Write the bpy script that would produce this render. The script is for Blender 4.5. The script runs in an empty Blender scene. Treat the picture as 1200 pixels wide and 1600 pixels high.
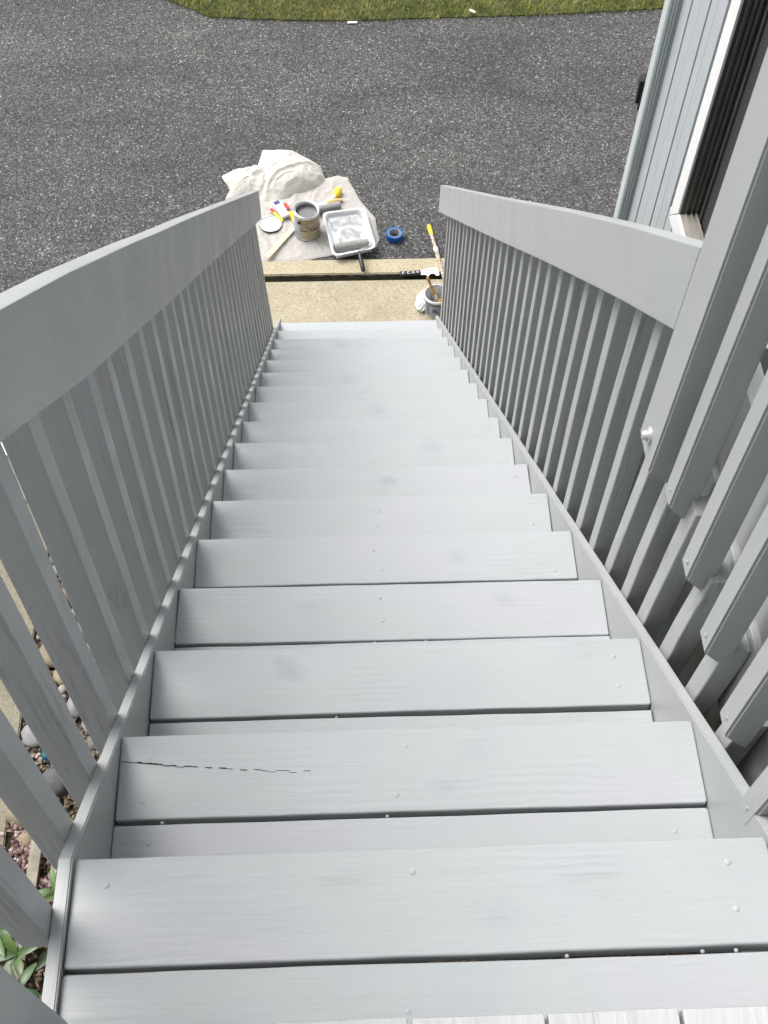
import bpy, bmesh, math, random
from mathutils import Vector, Matrix, noise
random.seed(7)
SC = bpy.context.scene
COL = SC.collection
R = math.radians
H = 3.988                      # height of the deck surface over the paving

# ------------------------------------------------------------------ camera
cam = bpy.data.cameras.new('camera'); cam_o = bpy.data.objects.new('camera', cam); COL.objects.link(cam_o)
F = Vector((0.0323, 0.5488, -0.8353)); X = Vector((0.99937, -0.0351, 0.0156))
X = (X - F * X.dot(F) / F.dot(F)).normalized(); F.normalize(); U = X.cross(F)
cam_o.matrix_world = Matrix(((X.x, U.x, -F.x, 0.3727), (X.y, U.y, -F.y, -0.2069), (X.z, U.z, -F.z, 1.3243 + H), (0, 0, 0, 1)))
cam.sensor_fit = 'VERTICAL'; cam.sensor_height = 24; cam.lens = 1799.16 / 1600 * 24
cam.clip_start = 0.02; cam.clip_end = 600
SC.camera = cam_o

# ------------------------------------------------------------------ sky, sun, exposure (bright overcast)
SUN_EL, SUN_AZ = R(56), R(305)          # azimuth of the sun seen from above, measured from +Y clockwise
w = bpy.data.worlds.new('World'); SC.world = w; w.use_nodes = True
nt = w.node_tree; nt.nodes.clear()
sky = nt.nodes.new('ShaderNodeTexSky'); sky.sky_type = 'NISHITA'; sky.sun_disc = False
sky.sun_elevation = SUN_EL; sky.sun_rotation = SUN_AZ
sky.air_density = 1.0; sky.dust_density = 4.0; sky.ozone_density = 1.0
hs = nt.nodes.new('ShaderNodeHueSaturation'); hs.inputs['Saturation'].default_value = 0.22
bg = nt.nodes.new('ShaderNodeBackground'); bg.inputs['Strength'].default_value = 0.15
wo = nt.nodes.new('ShaderNodeOutputWorld')
nt.links.new(sky.outputs[0], hs.inputs['Color']); nt.links.new(hs.outputs[0], bg.inputs['Color']); nt.links.new(bg.outputs[0], wo.inputs['Surface'])
sun = bpy.data.lights.new('sun', 'SUN'); sun.energy = 1.5; sun.angle = R(40); sun.color = (1, 0.97, 0.93)
sun_o = bpy.data.objects.new('sun', sun); COL.objects.link(sun_o)
sd = Vector((math.sin(SUN_AZ) * math.cos(SUN_EL), math.cos(SUN_AZ) * math.cos(SUN_EL), math.sin(SUN_EL)))
sun_o.rotation_euler = sd.to_track_quat('Z', 'Y').to_euler(); sun_o.location = (-3, 0, 12)
SC.view_settings.view_transform = 'Standard'; SC.view_settings.look = 'None'
SC.view_settings.exposure = 0.85; SC.view_settings.gamma = 1; SC.view_settings.use_curve_mapping = False

# ------------------------------------------------------------------ material helpers
class NT:
    def __init__(s, name, rough=0.6, spec=0.5, metal=0.0):
        s.m = bpy.data.materials.new(name); s.m.use_nodes = True; s.t = s.m.node_tree
        s.b = s.t.nodes['Principled BSDF']; s.b.inputs['Roughness'].default_value = rough
        s.b.inputs['Specular IOR Level'].default_value = spec; s.b.inputs['Metallic'].default_value = metal
    def n(s, typ, **k):
        nd = s.t.nodes.new(typ)
        for a, v in k.items():
            if hasattr(nd, a): setattr(nd, a, v)
        return nd
    def l(s, a, b): s.t.links.new(a, b)
    def coord(s, scale=(1, 1, 1), rnd=True):
        tc = s.n('ShaderNodeTexCoord'); mp = s.n('ShaderNodeMapping'); mp.inputs['Scale'].default_value = scale
        if rnd:
            oi = s.n('ShaderNodeObjectInfo'); mu = s.n('ShaderNodeVectorMath', operation='MULTIPLY_ADD')
            cx = s.n('ShaderNodeCombineXYZ')
            for i in range(3): s.l(oi.outputs['Random'], cx.inputs[i])
            mu.inputs[1].default_value = (37, 53, 71); s.l(cx.outputs[0], mu.inputs[0]); s.l(tc.outputs['Object'], mu.inputs[2])
            s.l(mu.outputs[0], mp.inputs['Vector'])
        else: s.l(tc.outputs['Object'], mp.inputs['Vector'])
        return mp.outputs[0]
    def noise(s, vec, scale, detail=4, rough=0.55, dist=0.0):
        nd = s.n('ShaderNodeTexNoise'); nd.inputs['Scale'].default_value = scale; nd.inputs['Detail'].default_value = detail
        nd.inputs['Roughness'].default_value = rough; nd.inputs['Distortion'].default_value = dist; s.l(vec, nd.inputs['Vector']); return nd
    def voro(s, vec, scale, feature='F1', rand=1.0):
        nd = s.n('ShaderNodeTexVoronoi', feature=feature); nd.inputs['Scale'].default_value = scale; nd.inputs['Randomness'].default_value = rand
        s.l(vec, nd.inputs['Vector']); return nd
    def ramp(s, val, stops, interp='LINEAR'):
        nd = s.n('ShaderNodeValToRGB'); cr = nd.color_ramp; cr.interpolation = interp
        while len(cr.elements) < len(stops): cr.elements.new(0.5)
        for e, (p, c) in zip(cr.elements, stops):
            e.position = p; e.color = (c, c, c, 1) if not hasattr(c, '__len__') else (*c, 1)
        s.l(val, nd.inputs[0]); return nd.outputs[0]
    def mix(s, f, a, b, typ='MIX'):
        nd = s.n('ShaderNodeMix', data_type='RGBA', blend_type=typ)
        for sock, v in ((nd.inputs[0], f), (nd.inputs[6], a), (nd.inputs[7], b)):
            if hasattr(v, 'links') or isinstance(v, bpy.types.NodeSocket): s.l(v, sock)
            elif hasattr(v, '__len__'): sock.default_value = (*v, 1)
            else: sock.default_value = v
        return nd.outputs[2]
    def math(s, op, a, b=None, clamp=False):
        nd = s.n('ShaderNodeMath', operation=op); nd.use_clamp = clamp
        for i, v in enumerate((a, b)):
            if v is None: continue
            if isinstance(v, bpy.types.NodeSocket): s.l(v, nd.inputs[i])
            else: nd.inputs[i].default_value = v
        return nd.outputs[0]
    def bump(s, h, strength=0.3, dist=0.002, prev=None):
        nd = s.n('ShaderNodeBump'); nd.inputs['Strength'].default_value = strength; nd.inputs['Distance'].default_value = dist
        s.l(h, nd.inputs['Height'])
        if prev is not None: s.l(prev, nd.inputs['Normal'])
        return nd.outputs[0]
    def color(s, c):
        if isinstance(c, bpy.types.NodeSocket): s.l(c, s.b.inputs['Base Color'])
        else: s.b.inputs['Base Color'].default_value = (*c, 1)
    def normal(s, n): s.l(n, s.b.inputs['Normal'])

def plain(name, c, rough=0.5, metal=0.0, var=0.08, scale=12, bump=0.0, spec=0.5):
    m = NT(name, rough, spec, metal); v = m.coord()
    n = m.noise(v, scale, 4)
    dark = [x * (1 - var) for x in c]; lite = [min(1, x * (1 + var)) for x in c]
    m.color(m.ramp(n.outputs[0], [(0.3, dark), (0.7, lite)]))
    if bump: m.normal(m.bump(m.noise(v, scale * 6, 3).outputs[0], bump, 0.002))
    return m.m

def paint_mat(name, c, wear=0.0, grain=1.0, rough=0.42, knots=(), sx=1.0):
    """grey porch paint brushed over wood; grain runs along local X"""
    m = NT(name, rough, 0.45)
    v = m.coord((1, 1, 1)); vg = m.coord((1.6 * sx, 26, 26)); vs = m.coord((2.2 * sx, 60, 60))
    big = m.noise(v, 2.6, 3, 0.5)
    col = m.ramp(big.outputs[0], [(0.30, (c[0] * 0.95, c[1] * 0.975, c[2] * 0.98)), (0.5, c), (0.72, (c[0] * 1.035, c[1] * 1.0, c[2] * 1.035))])
    fine = m.noise(vs, 3.0, 4, 0.6)
    col = m.mix(1.0, col, m.ramp(fine.outputs[0], [(0.3, 0.982), (0.7, 1.012)]), 'MULTIPLY')
    # thin coats: knots and grain lines that show through here and there
    spot = m.noise(v, 5.5, 2, 0.4)
    gl = m.noise(vg, 4.0, 5, 0.62, 1.2)
    mask = m.math('MULTIPLY', m.ramp(spot.outputs[0], [(0.58, 0.0), (0.72, 1.0)]), m.ramp(gl.outputs[0], [(0.52, 0.0), (0.66, 1.0)]))
    dk = tuple(x * 0.72 for x in c)
    col = m.mix(m.math('MULTIPLY', mask, 0.55 + wear * 0.4), col, dk)
    kn = m.voro(m.coord((1.0, 1.7, 1.7)), 2.3)
    kmask = m.ramp(kn.outputs['Distance'], [(0.0, 1.0), (0.05, 0.75), (0.085, 0.0)])
    sel = m.n('ShaderNodeSeparateColor'); m.l(kn.outputs['Color'], sel.inputs[0])
    kmask = m.math('MULTIPLY', kmask, m.ramp(sel.outputs[0], [(0.72, 0.0), (0.80, 1.0)]))
    kb = m.noise(v, 90, 3)
    kmask = m.math('MULTIPLY', kmask, m.ramp(kb.outputs[0], [(0.35, 0.2), (0.65, 1.0)]))
    col = m.mix(m.math('MULTIPLY', kmask, 0.38), col, (c[0] * 0.70, c[1] * 0.68, c[2] * 0.74))
    if wear:
        wn = m.noise(m.coord((1.2, 34, 34)), 3.2, 6, 0.7, 0.6)
        reg = m.noise(m.coord((0.9, 5, 5)), 2.0, 2)
        wm = m.math('MULTIPLY', m.ramp(wn.outputs[0], [(0.5, 0.0), (0.62, 1.0)]), m.ramp(reg.outputs[0], [(0.5, 0.0), (0.62, 1.0)]))
        col = m.mix(m.math('MULTIPLY', wm, wear), col, (c[0] * 0.55, c[1] * 0.54, c[2] * 0.54))
    if knots: col = world_knots(m, col, c, knots)
    m.color(col)
    rr = m.ramp(m.noise(v, 7, 3).outputs[0], [(0.3, rough - 0.07), (0.7, rough + 0.12)]); m.l(rr, m.b.inputs['Roughness'])
    nb = m.bump(m.noise(vs, 2.0, 3, 0.6).outputs[0], 0.16 * grain, 0.0012)
    nb = m.bump(gl.outputs[0], 0.22 * grain, 0.002, nb)
    nib = m.voro(v, 42); ns = m.n('ShaderNodeSeparateColor'); m.l(nib.outputs['Color'], ns.inputs[0])
    nh = m.math('MULTIPLY', m.ramp(nib.outputs['Distance'], [(0.0, 1.0), (0.16, 0.0)]), m.ramp(ns.outputs[0], [(0.86, 0.0), (0.9, 1.0)]))
    nb = m.bump(nh, 0.35, 0.0012, nb)
    lap = m.noise(m.coord((1.1 * sx, 9, 9)), 3.0, 4, 0.6, 0.5)
    nb = m.bump(lap.outputs[0], 0.20 * grain, 0.006, nb)
    ring = m.n('ShaderNodeTexWave', wave_type='BANDS', bands_direction='Y'); m.l(m.coord((0.35, 1, 1)), ring.inputs['Vector'])
    ring.inputs['Scale'].default_value = 22; ring.inputs['Distortion'].default_value = 7.5; ring.inputs['Detail'].default_value = 3; ring.inputs['Detail Scale'].default_value = 0.7
    rh = m.math('MULTIPLY', ring.outputs['Fac'], m.ramp(m.noise(m.coord((1.2, 3, 3)), 2.1, 2, 0.5).outputs[0], [(0.50, 0.0), (0.64, 1.0)]))
    nb = m.bump(rh, 0.17 * grain, 0.0022, nb)
    nb = m.bump(m.noise(v, 14, 3).outputs[0], 0.12, 0.004, nb)
    m.normal(nb)
    return m.m

M = {}
def world_knots(m, col, c, pts):
    tc = m.n('ShaderNodeNewGeometry')
    wob = m.noise(tc.outputs['Position'], 70, 3, .6)
    for (x, y, z, r, st) in pts:
        sb = m.n('ShaderNodeVectorMath', operation='SUBTRACT'); sb.inputs[1].default_value = (x, y, z); m.l(tc.outputs['Position'], sb.inputs[0])
        sc_ = m.n('ShaderNodeVectorMath', operation='MULTIPLY'); sc_.inputs[1].default_value = (.8, 1.25, .5); m.l(sb.outputs[0], sc_.inputs[0])
        ln = m.n('ShaderNodeVectorMath', operation='LENGTH'); m.l(sc_.outputs[0], ln.inputs[0])
        d = m.math('ADD', m.math('DIVIDE', ln.outputs['Value'], r), m.math('MULTIPLY', m.math('SUBTRACT', wob.outputs[0], .5), 1.3))
        f = m.ramp(d, [(0.15, 1.0), (0.95, 0.0)])
        col = m.mix(m.math('MULTIPLY', f, st), col, (c[0] * .62, c[1] * .62, c[2] * .68))
    return col
PC = (0.375, 0.396, 0.404)
def kn(x, k, back, r, st): return (x, k * 0.2644 - back, 3.988 - k * 0.22157, r, st)
M['paint'] = paint_mat('grey_paint_treads', PC, knots=[kn(.262, 3, .055, .030, .42), kn(.242, 3, .030, .026, .30), kn(.50, 7, .055, .035, .42), kn(.50, 10, .05, .05, .28), kn(.715, 4, .045, .03, .22), kn(.64, 5, .07, .035, .18),
    kn(.66, 8, .03, .05, .25), kn(.52, 2, .10, .03, .22), kn(.57, 2, .04, .03, .16), kn(.40, 12, .05, .05, .22), kn(.56, 1, .09, .04, .15), kn(.28, 4, .06, .035, .15), kn(.36, 15, .05, .05, .3)])
M['paint_rail'] = paint_mat('grey_paint_rail', (0.355, 0.368, 0.368), grain=0.45, sx=0.25)
M['paint_old'] = paint_mat('grey_paint_balusters', (0.345, 0.357, 0.357), wear=0.6, grain=1.2)
M['paint_pale'] = paint_mat('weathered_pale_paint', (0.45, 0.46, 0.46), wear=0.5, grain=1.8)
M['siding'] = paint_mat('blue_grey_siding', (0.40, 0.43, 0.445), grain=0.4)
M['trim'] = paint_mat('pale_green_grey_trim', (0.50, 0.54, 0.54), grain=0.3)
M['white'] = plain('white_vinyl', (0.74, 0.75, 0.74), 0.35, var=0.03)
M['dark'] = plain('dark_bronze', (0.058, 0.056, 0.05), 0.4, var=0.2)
M['track'] = plain('window_track', (0.115, 0.112, 0.10), 0.4, var=0.2)
M['black'] = plain('black_plastic', (0.012, 0.012, 0.013), 0.35, var=0.2)
M['crack'] = plain('open_wood_crack', (0.02, 0.019, 0.018), 0.9)
M['steel'] = plain('tin_steel', (0.62, 0.62, 0.60), 0.28, 0.9, 0.06)
M['silver'] = plain('bolt_silver_paint', (0.46, 0.47, 0.47), 0.32, 0.35)
M['wet'] = plain('wet_grey_paint', (0.17, 0.175, 0.178), 0.12, var=0.05, scale=20)
M['nap'] = plain('paint_soaked_nap', (0.27, 0.27, 0.255), 0.85, var=0.2, scale=60, bump=0.8)
M['wood'] = plain('pale_stir_wood', (0.66, 0.56, 0.36), 0.6, var=0.08, scale=30)
M['handle'] = plain('varnished_brush_wood', (0.42, 0.24, 0.07), 0.35, var=0.2, scale=40)
M['bristle'] = plain('pale_bristle', (0.45, 0.40, 0.26), 0.8, var=0.35, scale=150, bump=0.8)
M['yellow'] = plain('yellow_plastic', (0.75, 0.55, 0.03), 0.4)
M['red'] = plain('red_print', (0.50, 0.03, 0.03), 0.45)
M['blueprint'] = plain('navy_print', (0.02, 0.03, 0.16), 0.4)
M['orange'] = plain('orange_card', (0.62, 0.42, 0.16), 0.6, var=0.2)
M['card'] = plain('white_card', (0.75, 0.75, 0.78), 0.45, var=0.04)
M['tape'] = plain('blue_masking_tape', (0.006, 0.085, 0.27), 0.55, var=0.15, scale=40)
M['tan'] = plain('tan_label', (0.30, 0.23, 0.14), 0.4, var=0.12, scale=25)
M['tan2'] = plain('sand_label', (0.40, 0.33, 0.20), 0.4, var=0.08, scale=25)
M['brown'] = plain('brown_label_band', (0.17, 0.12, 0.06), 0.4)
M['ltext'] = plain('pale_label_print', (0.50, 0.46, 0.38), 0.4)
M['dtext'] = plain('dark_label_print', (0.04, 0.045, 0.06), 0.4)
M['glabel'] = plain('grey_blue_label', (0.36, 0.38, 0.43), 0.4, var=0.06)
M['blabel'] = plain('blue_label_square', (0.05, 0.13, 0.24), 0.4)
M['rag'] = plain('white_rag', (0.80, 0.80, 0.80), 0.9, var=0.03, bump=0.3)
M['oldwood'] = plain('weathered_slat_wood', (0.27, 0.24, 0.19), 0.85, var=0.3, scale=18, bump=0.5)
M['rust'] = plain('rusty_iron', (0.035, 0.022, 0.018), 0.8, var=0.4, scale=60)
M['shade_skirt'] = plain('under_deck_shade', (0.035, 0.037, 0.04), 0.9, var=0.3, scale=8, bump=0.5)  # shade below the deck put into a near-black colour

def m_pole():
    m = NT('paint_spattered_pole', 0.5); v = m.coord(); n = m.noise(v, 75, 5, 0.75)
    m.color(m.ramp(n.outputs[0], [(0.42, (0.62, 0.58, 0.5)), (0.5, (0.40, 0.30, 0.2)), (0.58, (0.13, 0.09, 0.06))], 'LINEAR')); return m.m
M['pole'] = m_pole()

def m_asphalt():
    m = NT('chip_seal_asphalt', 0.85, 0.35); v = m.coord(rnd=False)
    a = m.voro(v, 98); sa = m.n('ShaderNodeSeparateColor'); m.l(a.outputs['Color'], sa.inputs[0])
    b = m.voro(v, 150); sb = m.n('ShaderNodeSeparateColor'); m.l(b.outputs['Color'], sb.inputs[0])
    c1 = m.ramp(sa.outputs[0], [(0.0, 0.014), (0.35, 0.030), (0.60, 0.048), (0.82, 0.078), (0.94, 0.12), (0.985, 0.19), (1.0, 0.34)])
    c2 = m.ramp(sb.outputs[1], [(0.0, 0.012), (0.5, 0.035), (0.85, 0.075), (1.0, 0.16)])
    col = m.mix(0.42, c1, c2)
    edge = m.ramp(a.outputs['Distance'], [(0.35, 1.0), (0.75, 0.35)])
    col = m.mix(0.8, col, edge, 'MULTIPLY')
    st_ = m.noise(m.coord((0.5, 1.6, 1), rnd=False), 1.1, 6, 0.7, 0.8); col = m.mix(1.0, col, m.ramp(st_.outputs[0], [(0.33, 0.78), (0.5, 1.0), (0.66, 1.16)]), 'MULTIPLY')
    big = m.noise(v, 0.9, 5, 0.6); col = m.mix(1.0, col, m.ramp(big.outputs[0], [(0.28, (1.65, 1.64, 1.63)), (0.5, (2.0, 1.98, 1.93)), (0.74, (2.35, 2.3, 2.2))]), 'MULTIPLY')
    m.color(col)
    h = m.mix(0.4, m.ramp(a.outputs['Distance'], [(0.0, 1.0), (0.7, 0.0)]), m.ramp(b.outputs['Distance'], [(0.0, 1.0), (0.7, 0.0)]))
    m.normal(m.bump(h, 0.9, 0.006)); return m.m
M['asphalt'] = m_asphalt()

def m_concrete(name, c):
    m = NT(name, 0.9, 0.25); v = m.coord(rnd=False)
    a = m.noise(v, 95, 5, 0.75); b = m.noise(v, 4.5, 5, 0.65); sp = m.voro(v, 120)
    col = m.ramp(a.outputs[0], [(0.36, tuple(x * f for x, f in zip(c, (0.66, 0.64, 0.60)))), (0.5, c), (0.64, tuple(x * 1.2 for x in c))])
    col = m.mix(1.0, col, m.ramp(b.outputs[0], [(0.3, (0.86, 0.84, 0.80)), (0.7, (1.08, 1.08, 1.08))]), 'MULTIPLY')
    ss = m.n('ShaderNodeSeparateColor'); m.l(sp.outputs['Color'], ss.inputs[0])
    col = m.mix(m.math('MULTIPLY', m.ramp(sp.outputs['Distance'], [(0.2, 1.0), (0.4, 0.0)]), m.ramp(ss.outputs[0], [(0.8, 0.0), (0.86, 0.6)])), col, (0.13, 0.10, 0.07))
    m.color(col); m.normal(m.bump(a.outputs[0], 0.6, 0.004)); return m.m
M['concrete'] = m_concrete('aggregate_concrete', (0.37, 0.33, 0.245))
M['walk'] = m_concrete('shaded_walk_concrete', (0.235, 0.215, 0.165))  # concrete with the shade on the walk mixed into its colour
M['kerb'] = m_concrete('kerb_concrete', (0.42, 0.375, 0.27))
M['moss'] = m_concrete('dirt_in_joint', (0.03, 0.03, 0.018))

def m_soil():
    m = NT('dark_mulch_soil', 0.95, 0.2); v = m.coord(rnd=False); a = m.noise(v, 55, 6, 0.75)
    m.color(m.ramp(a.outputs[0], [(0.36, (0.012, 0.010, 0.008)), (0.55, (0.05, 0.04, 0.028)), (0.7, (0.16, 0.13, 0.09))])); m.normal(m.bump(a.outputs[0], 1.0, 0.01)); return m.m
M['soil'] = m_soil()

def m_grass():
    m = NT('lawn_grass', 0.75, 0.3); v = m.coord(rnd=False); a = m.noise(v, 6, 5, 0.65); b = m.noise(v, 90, 2)
    col = m.ramp(a.outputs[0], [(0.33, (0.12, 0.165, 0.02)), (0.5, (0.25, 0.27, 0.05)), (0.64, (0.42, 0.38, 0.13))])
    col = m.mix(1.0, col, m.ramp(b.outputs[0], [(0.3, 0.6), (0.7, 1.4)]), 'MULTIPLY'); m.color(col); return m.m
M['grass'] = m_grass()
M['thatch'] = plain('lawn_thatch', (0.055, 0.06, 0.02), 0.95, var=0.5, scale=30)

def m_rock():
    m = NT('river_rock', 0.7, 0.4); v = m.coord(); oi = m.n('ShaderNodeObjectInfo')
    base = m.ramp(oi.outputs['Random'], [(0.0, (0.14, 0.14, 0.135)), (0.3, (0.24, 0.24, 0.235)), (0.5, (0.22, 0.185, 0.12)), (0.68, (0.32, 0.30, 0.26)), (0.80, (0.09, 0.092, 0.092)), (0.95, (0.26, 0.21, 0.14))], 'CONSTANT')
    n = m.noise(v, 9, 6, 0.7); n2 = m.noise(v, 60, 4, 0.7)
    col = m.mix(1.0, base, m.ramp(n.outputs[0], [(0.3, 0.7), (0.7, 1.15)]), 'MULTIPLY')
    col = m.mix(1.0, col, m.ramp(n2.outputs[0], [(0.3, 0.8), (0.7, 1.15)]), 'MULTIPLY')
    m.color(col); m.normal(m.bump(n2.outputs[0], 0.4, 0.002)); return m.m
M['rock'] = m_rock()
def m_leaf():
    m = NT('leathery_leaf', 0.38, 0.5); v = m.coord(); oi = m.n('ShaderNodeObjectInfo')
    base = m.ramp(oi.outputs['Random'], [(0.0, (0.022, 0.055, 0.012)), (0.5, (0.04, 0.088, 0.018)), (1.0, (0.075, 0.13, 0.028))])
    m.color(m.mix(1.0, base, m.ramp(m.noise(v, 30, 3).outputs[0], [(0.3, 0.8), (0.7, 1.15)]), 'MULTIPLY')); return m.m
M['leaf'] = m_leaf()
M['stem'] = plain('twig_bark', (0.12, 0.085, 0.05), 0.85, var=0.3, scale=30)
def m_petal():
    m = NT('fallen_petal', 0.7); v = m.coord(rnd=False)
    m.color(m.ramp(m.noise(v, 40, 3).outputs[0], [(0.36, (0.42, 0.38, 0.36)), (0.45, (0.22, 0.13, 0.115)), (0.56, (0.08, 0.03, 0.03))])); return m.m
M['petal'] = m_petal()
def m_chip():
    m = NT('bark_chip', 0.9, 0.2); v = m.coord(rnd=False)
    m.color(m.ramp(m.noise(v, 45, 3).outputs[0], [(0.36, (0.03, 0.02, 0.014)), (0.52, (0.12, 0.085, 0.055)), (0.66, (0.32, 0.28, 0.22))])); return m.m
M['chip'] = m_chip()
def m_canvas(name, c):
    m = NT(name, 0.95, 0.15); v = m.coord(rnd=False)
    a = m.noise(v, 5, 5, 0.6); st = m.noise(v, 13, 4, 0.7, 0.8)
    col = m.ramp(a.outputs[0], [(0.3, tuple(x * 0.9 for x in c)), (0.7, tuple(min(1, x * 1.05) for x in c))])
    col = m.mix(m.ramp(st.outputs[0], [(0.58, 0.0), (0.70, 0.35)]), col, (0.46, 0.42, 0.38))
    m.color(col); m.normal(m.bump(m.noise(v, 24, 5, 0.6, 1.5).outputs[0], 0.45, 0.012)); return m.m
M['canvas'] = m_canvas('canvas_drop_cloth', (0.43, 0.41, 0.385))
M['canvas2'] = m_canvas('cream_drop_cloth', (0.52, 0.50, 0.455))
def m_ball():
    m = NT('iridescent_glass_ball', 0.15, 0.6); v = m.coord(); n = m.noise(v, 22, 3, 0.5, 1.0)
    m.color(m.ramp(n.outputs[0], [(0.40, (0.01, 0.02, 0.16)), (0.5, (0.01, 0.13, 0.14)), (0.58, (0.02, 0.20, 0.08)), (0.68, (0.25, 0.38, 0.40))])); return m.m
M['ball'] = m_ball()
def m_glass():
    m = NT('dark_window_glass', 0.04, 0.5); m.b.inputs['Base Color'].default_value = (0.02, 0.022, 0.022, 1); return m.m
M['glass'] = m_glass()
def m_screen():
    m = NT('insect_screen', 0.7, 0.3); v = m.coord(rnd=False); n = m.noise(v, 300, 2)
    m.color(m.ramp(n.outputs[0], [(0.35, 0.02), (0.65, 0.085)])); m.normal(m.bump(n.outputs[0], 0.6, 0.002)); return m.m
M['screen'] = m_screen(); M['screen'].node_tree.nodes['Principled BSDF'].inputs['Specular IOR Level'].default_value = 0.05
M['ceiling'] = plain('grey_house_paint', (0.30, 0.32, 0.33), 0.7)
M['tray'] = plain('tray_liner_plastic', (0.62, 0.64, 0.65), 0.22, var=0.05)
def m_traypaint():
    m = NT('paint_film_in_tray', 0.18, 0.5); v = m.coord(rnd=False); n = m.noise(v, 16, 4, 0.6, 0.8)
    m.color(m.ramp(n.outputs[0], [(0.42, (0.30, 0.31, 0.31)), (0.55, (0.44, 0.455, 0.46)), (0.7, (0.70, 0.71, 0.72))])); return m.m
M['traypaint'] = m_traypaint()

# ------------------------------------------------------------------ object helpers
MW = {}
def add(name, me, mat=None, parent=None, mw=None, **tags):
    o = bpy.data.objects.new(name, me); COL.objects.link(o)
    mw = mw or Matrix.Identity(4); MW[o.name] = mw
    if parent is not None:
        o.parent = parent; o.matrix_parent_inverse = MW[parent.name].inverted()
    o.matrix_basis = mw
    if me is not None and me.get('weighted'): wn = o.modifiers.new('weighted_normals', 'WEIGHTED_NORMAL'); wn.keep_sharp = True; wn.weight = 90
    if mat is not None and me is not None and not me.materials: me.materials.append(mat)
    for k, v in tags.items(): o[k] = v
    return o
def T(x, y, z): return Matrix.Translation((x, y, z))
def thing(name, label, cat, loc, group=None):
    t = dict(label=label, category=cat)
    if group: t['group'] = group
    return add(name, None, None, None, T(*loc), **t)
def frame(o, xd, zd):
    xd = Vector(xd).normalized(); zd = Vector(zd); yd = zd.cross(xd).normalized(); zd = xd.cross(yd)
    return Matrix(((xd.x, yd.x, zd.x, o[0]), (xd.y, yd.y, zd.y, o[1]), (xd.z, yd.z, zd.z, o[2]), (0, 0, 0, 1)))
def mesh(name, vs, fs, smooth=False):
    me = bpy.data.meshes.new(name); me.from_pydata([tuple(v) for v in vs], [], fs); me.update()
    if smooth: me.shade_smooth()
    return me
def smooth_angle(me, ang=35):
    me.shade_smooth(); me.set_sharp_from_angle(angle=R(ang)); me['weighted'] = 1
def section(wd, ht, b, k=2):
    pts = []
    for cx, cy, a0 in ((wd / 2 - b, ht / 2 - b, 0), (-wd / 2 + b, ht / 2 - b, 90), (-wd / 2 + b, -ht / 2 + b, 180), (wd / 2 - b, -ht / 2 + b, 270)):
        for i in range(k + 1):
            a = R(a0 + 90 * i / k); pts.append((cx + b * math.cos(a), cy + b * math.sin(a)))
    return pts
def beam_mesh(name, L, wd, ht, b=0.003, seg=1, wob=0.0, seed=0, k=2, cut=None, skew=0.0, endjit=0.0):
    """a timber along local X from 0 to L, wd along Y, ht along Z, centred; cut(y,z,end)-> x offset for shaped ends"""
    sec = section(wd, ht, b, k); n = len(sec); vs, fs = [], []
    xs = [0, b] + [L * i / seg for i in range(1, seg)] + [L - b, L]
    for i, x in enumerate(xs):
        end = i in (0, len(xs) - 1); 
        for j, (y, z) in enumerate(sec):
            yy, zz = y, z
            if end: yy = y - math.copysign(b * .45, y); zz = z - math.copysign(b * .45, z)
            if wob:
                q = noise.noise((x * 2.2 + seed * 7.3, y * 9, z * 9 + seed)) ; q2 = noise.noise((x * 11 + seed * 3.1, y * 30, z * 30 + 5))
                yy += wob * (q + .4 * q2); zz += wob * 0.6 * noise.noise((x * 1.7 - seed * 5, y * 8, 3.3))
            xx = x
            if cut:
                t = x / L; xx += cut(y, z, 0) * (1 - t) ** 8 + cut(y, z, 1) * t ** 8
            if end and endjit: xx += endjit * noise.noise((yy * 60, zz * 60, seed + i))
            vs.append((xx, yy, zz))
    for i in range(len(xs) - 1):
        for j in range(n):
            fs.append((i * n + j, i * n + (j + 1) % n, (i + 1) * n + (j + 1) % n, (i + 1) * n + j))
    fs.append(tuple(reversed(range(n)))); fs.append(tuple((len(xs) - 1) * n + j for j in range(n)))
    fs = [tuple(reversed(f)) for f in fs]
    me = mesh(name, vs, fs); bm = bmesh.new(); bm.from_mesh(me); bmesh.ops.recalc_face_normals(bm, faces=bm.faces); bm.to_mesh(me); bm.free()
    smooth_angle(me, 60)
    return me
def box_mesh(name, x0, x1, y0, y1, z0, z1, b=0.0):
    bm = bmesh.new(); bmesh.ops.create_cube(bm, size=1)
    for v in bm.verts: v.co = Vector(((x0 + x1) / 2 + v.co.x * (x1 - x0), (y0 + y1) / 2 + v.co.y * (y1 - y0), (z0 + z1) / 2 + v.co.z * (z1 - z0)))
    if b: bmesh.ops.bevel(bm, geom=list(bm.edges), offset=b, segments=2, affect='EDGES', profile=0.5)
    me = bpy.data.meshes.new(name); bm.to_mesh(me); bm.free(); me.update()
    if b: smooth_angle(me, 40)
    return me
def box(name, c, d, mat, parent=None, b=0.0, **tags):
    me = box_mesh(name, -d[0] / 2, d[0] / 2, -d[1] / 2, d[1] / 2, -d[2] / 2, d[2] / 2, b)
    return add(name, me, mat, parent, T(*c), **tags)
def lathe_mesh(name, prof, n=32, closed=False):
    vs, fs = [], []
    for r, z in prof:
        for j in range(n):
            a = 2 * math.pi * j / n; vs.append((r * math.cos(a), r * math.sin(a), z))
    m = len(prof)
    for i in range(m if closed else m - 1):
        i2 = (i + 1) % m
        for j in range(n): fs.append((i * n + j, i * n + (j + 1) % n, i2 * n + (j + 1) % n, i2 * n + j))
    me = mesh(name, vs, fs); smooth_angle(me, 40); return me
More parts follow.
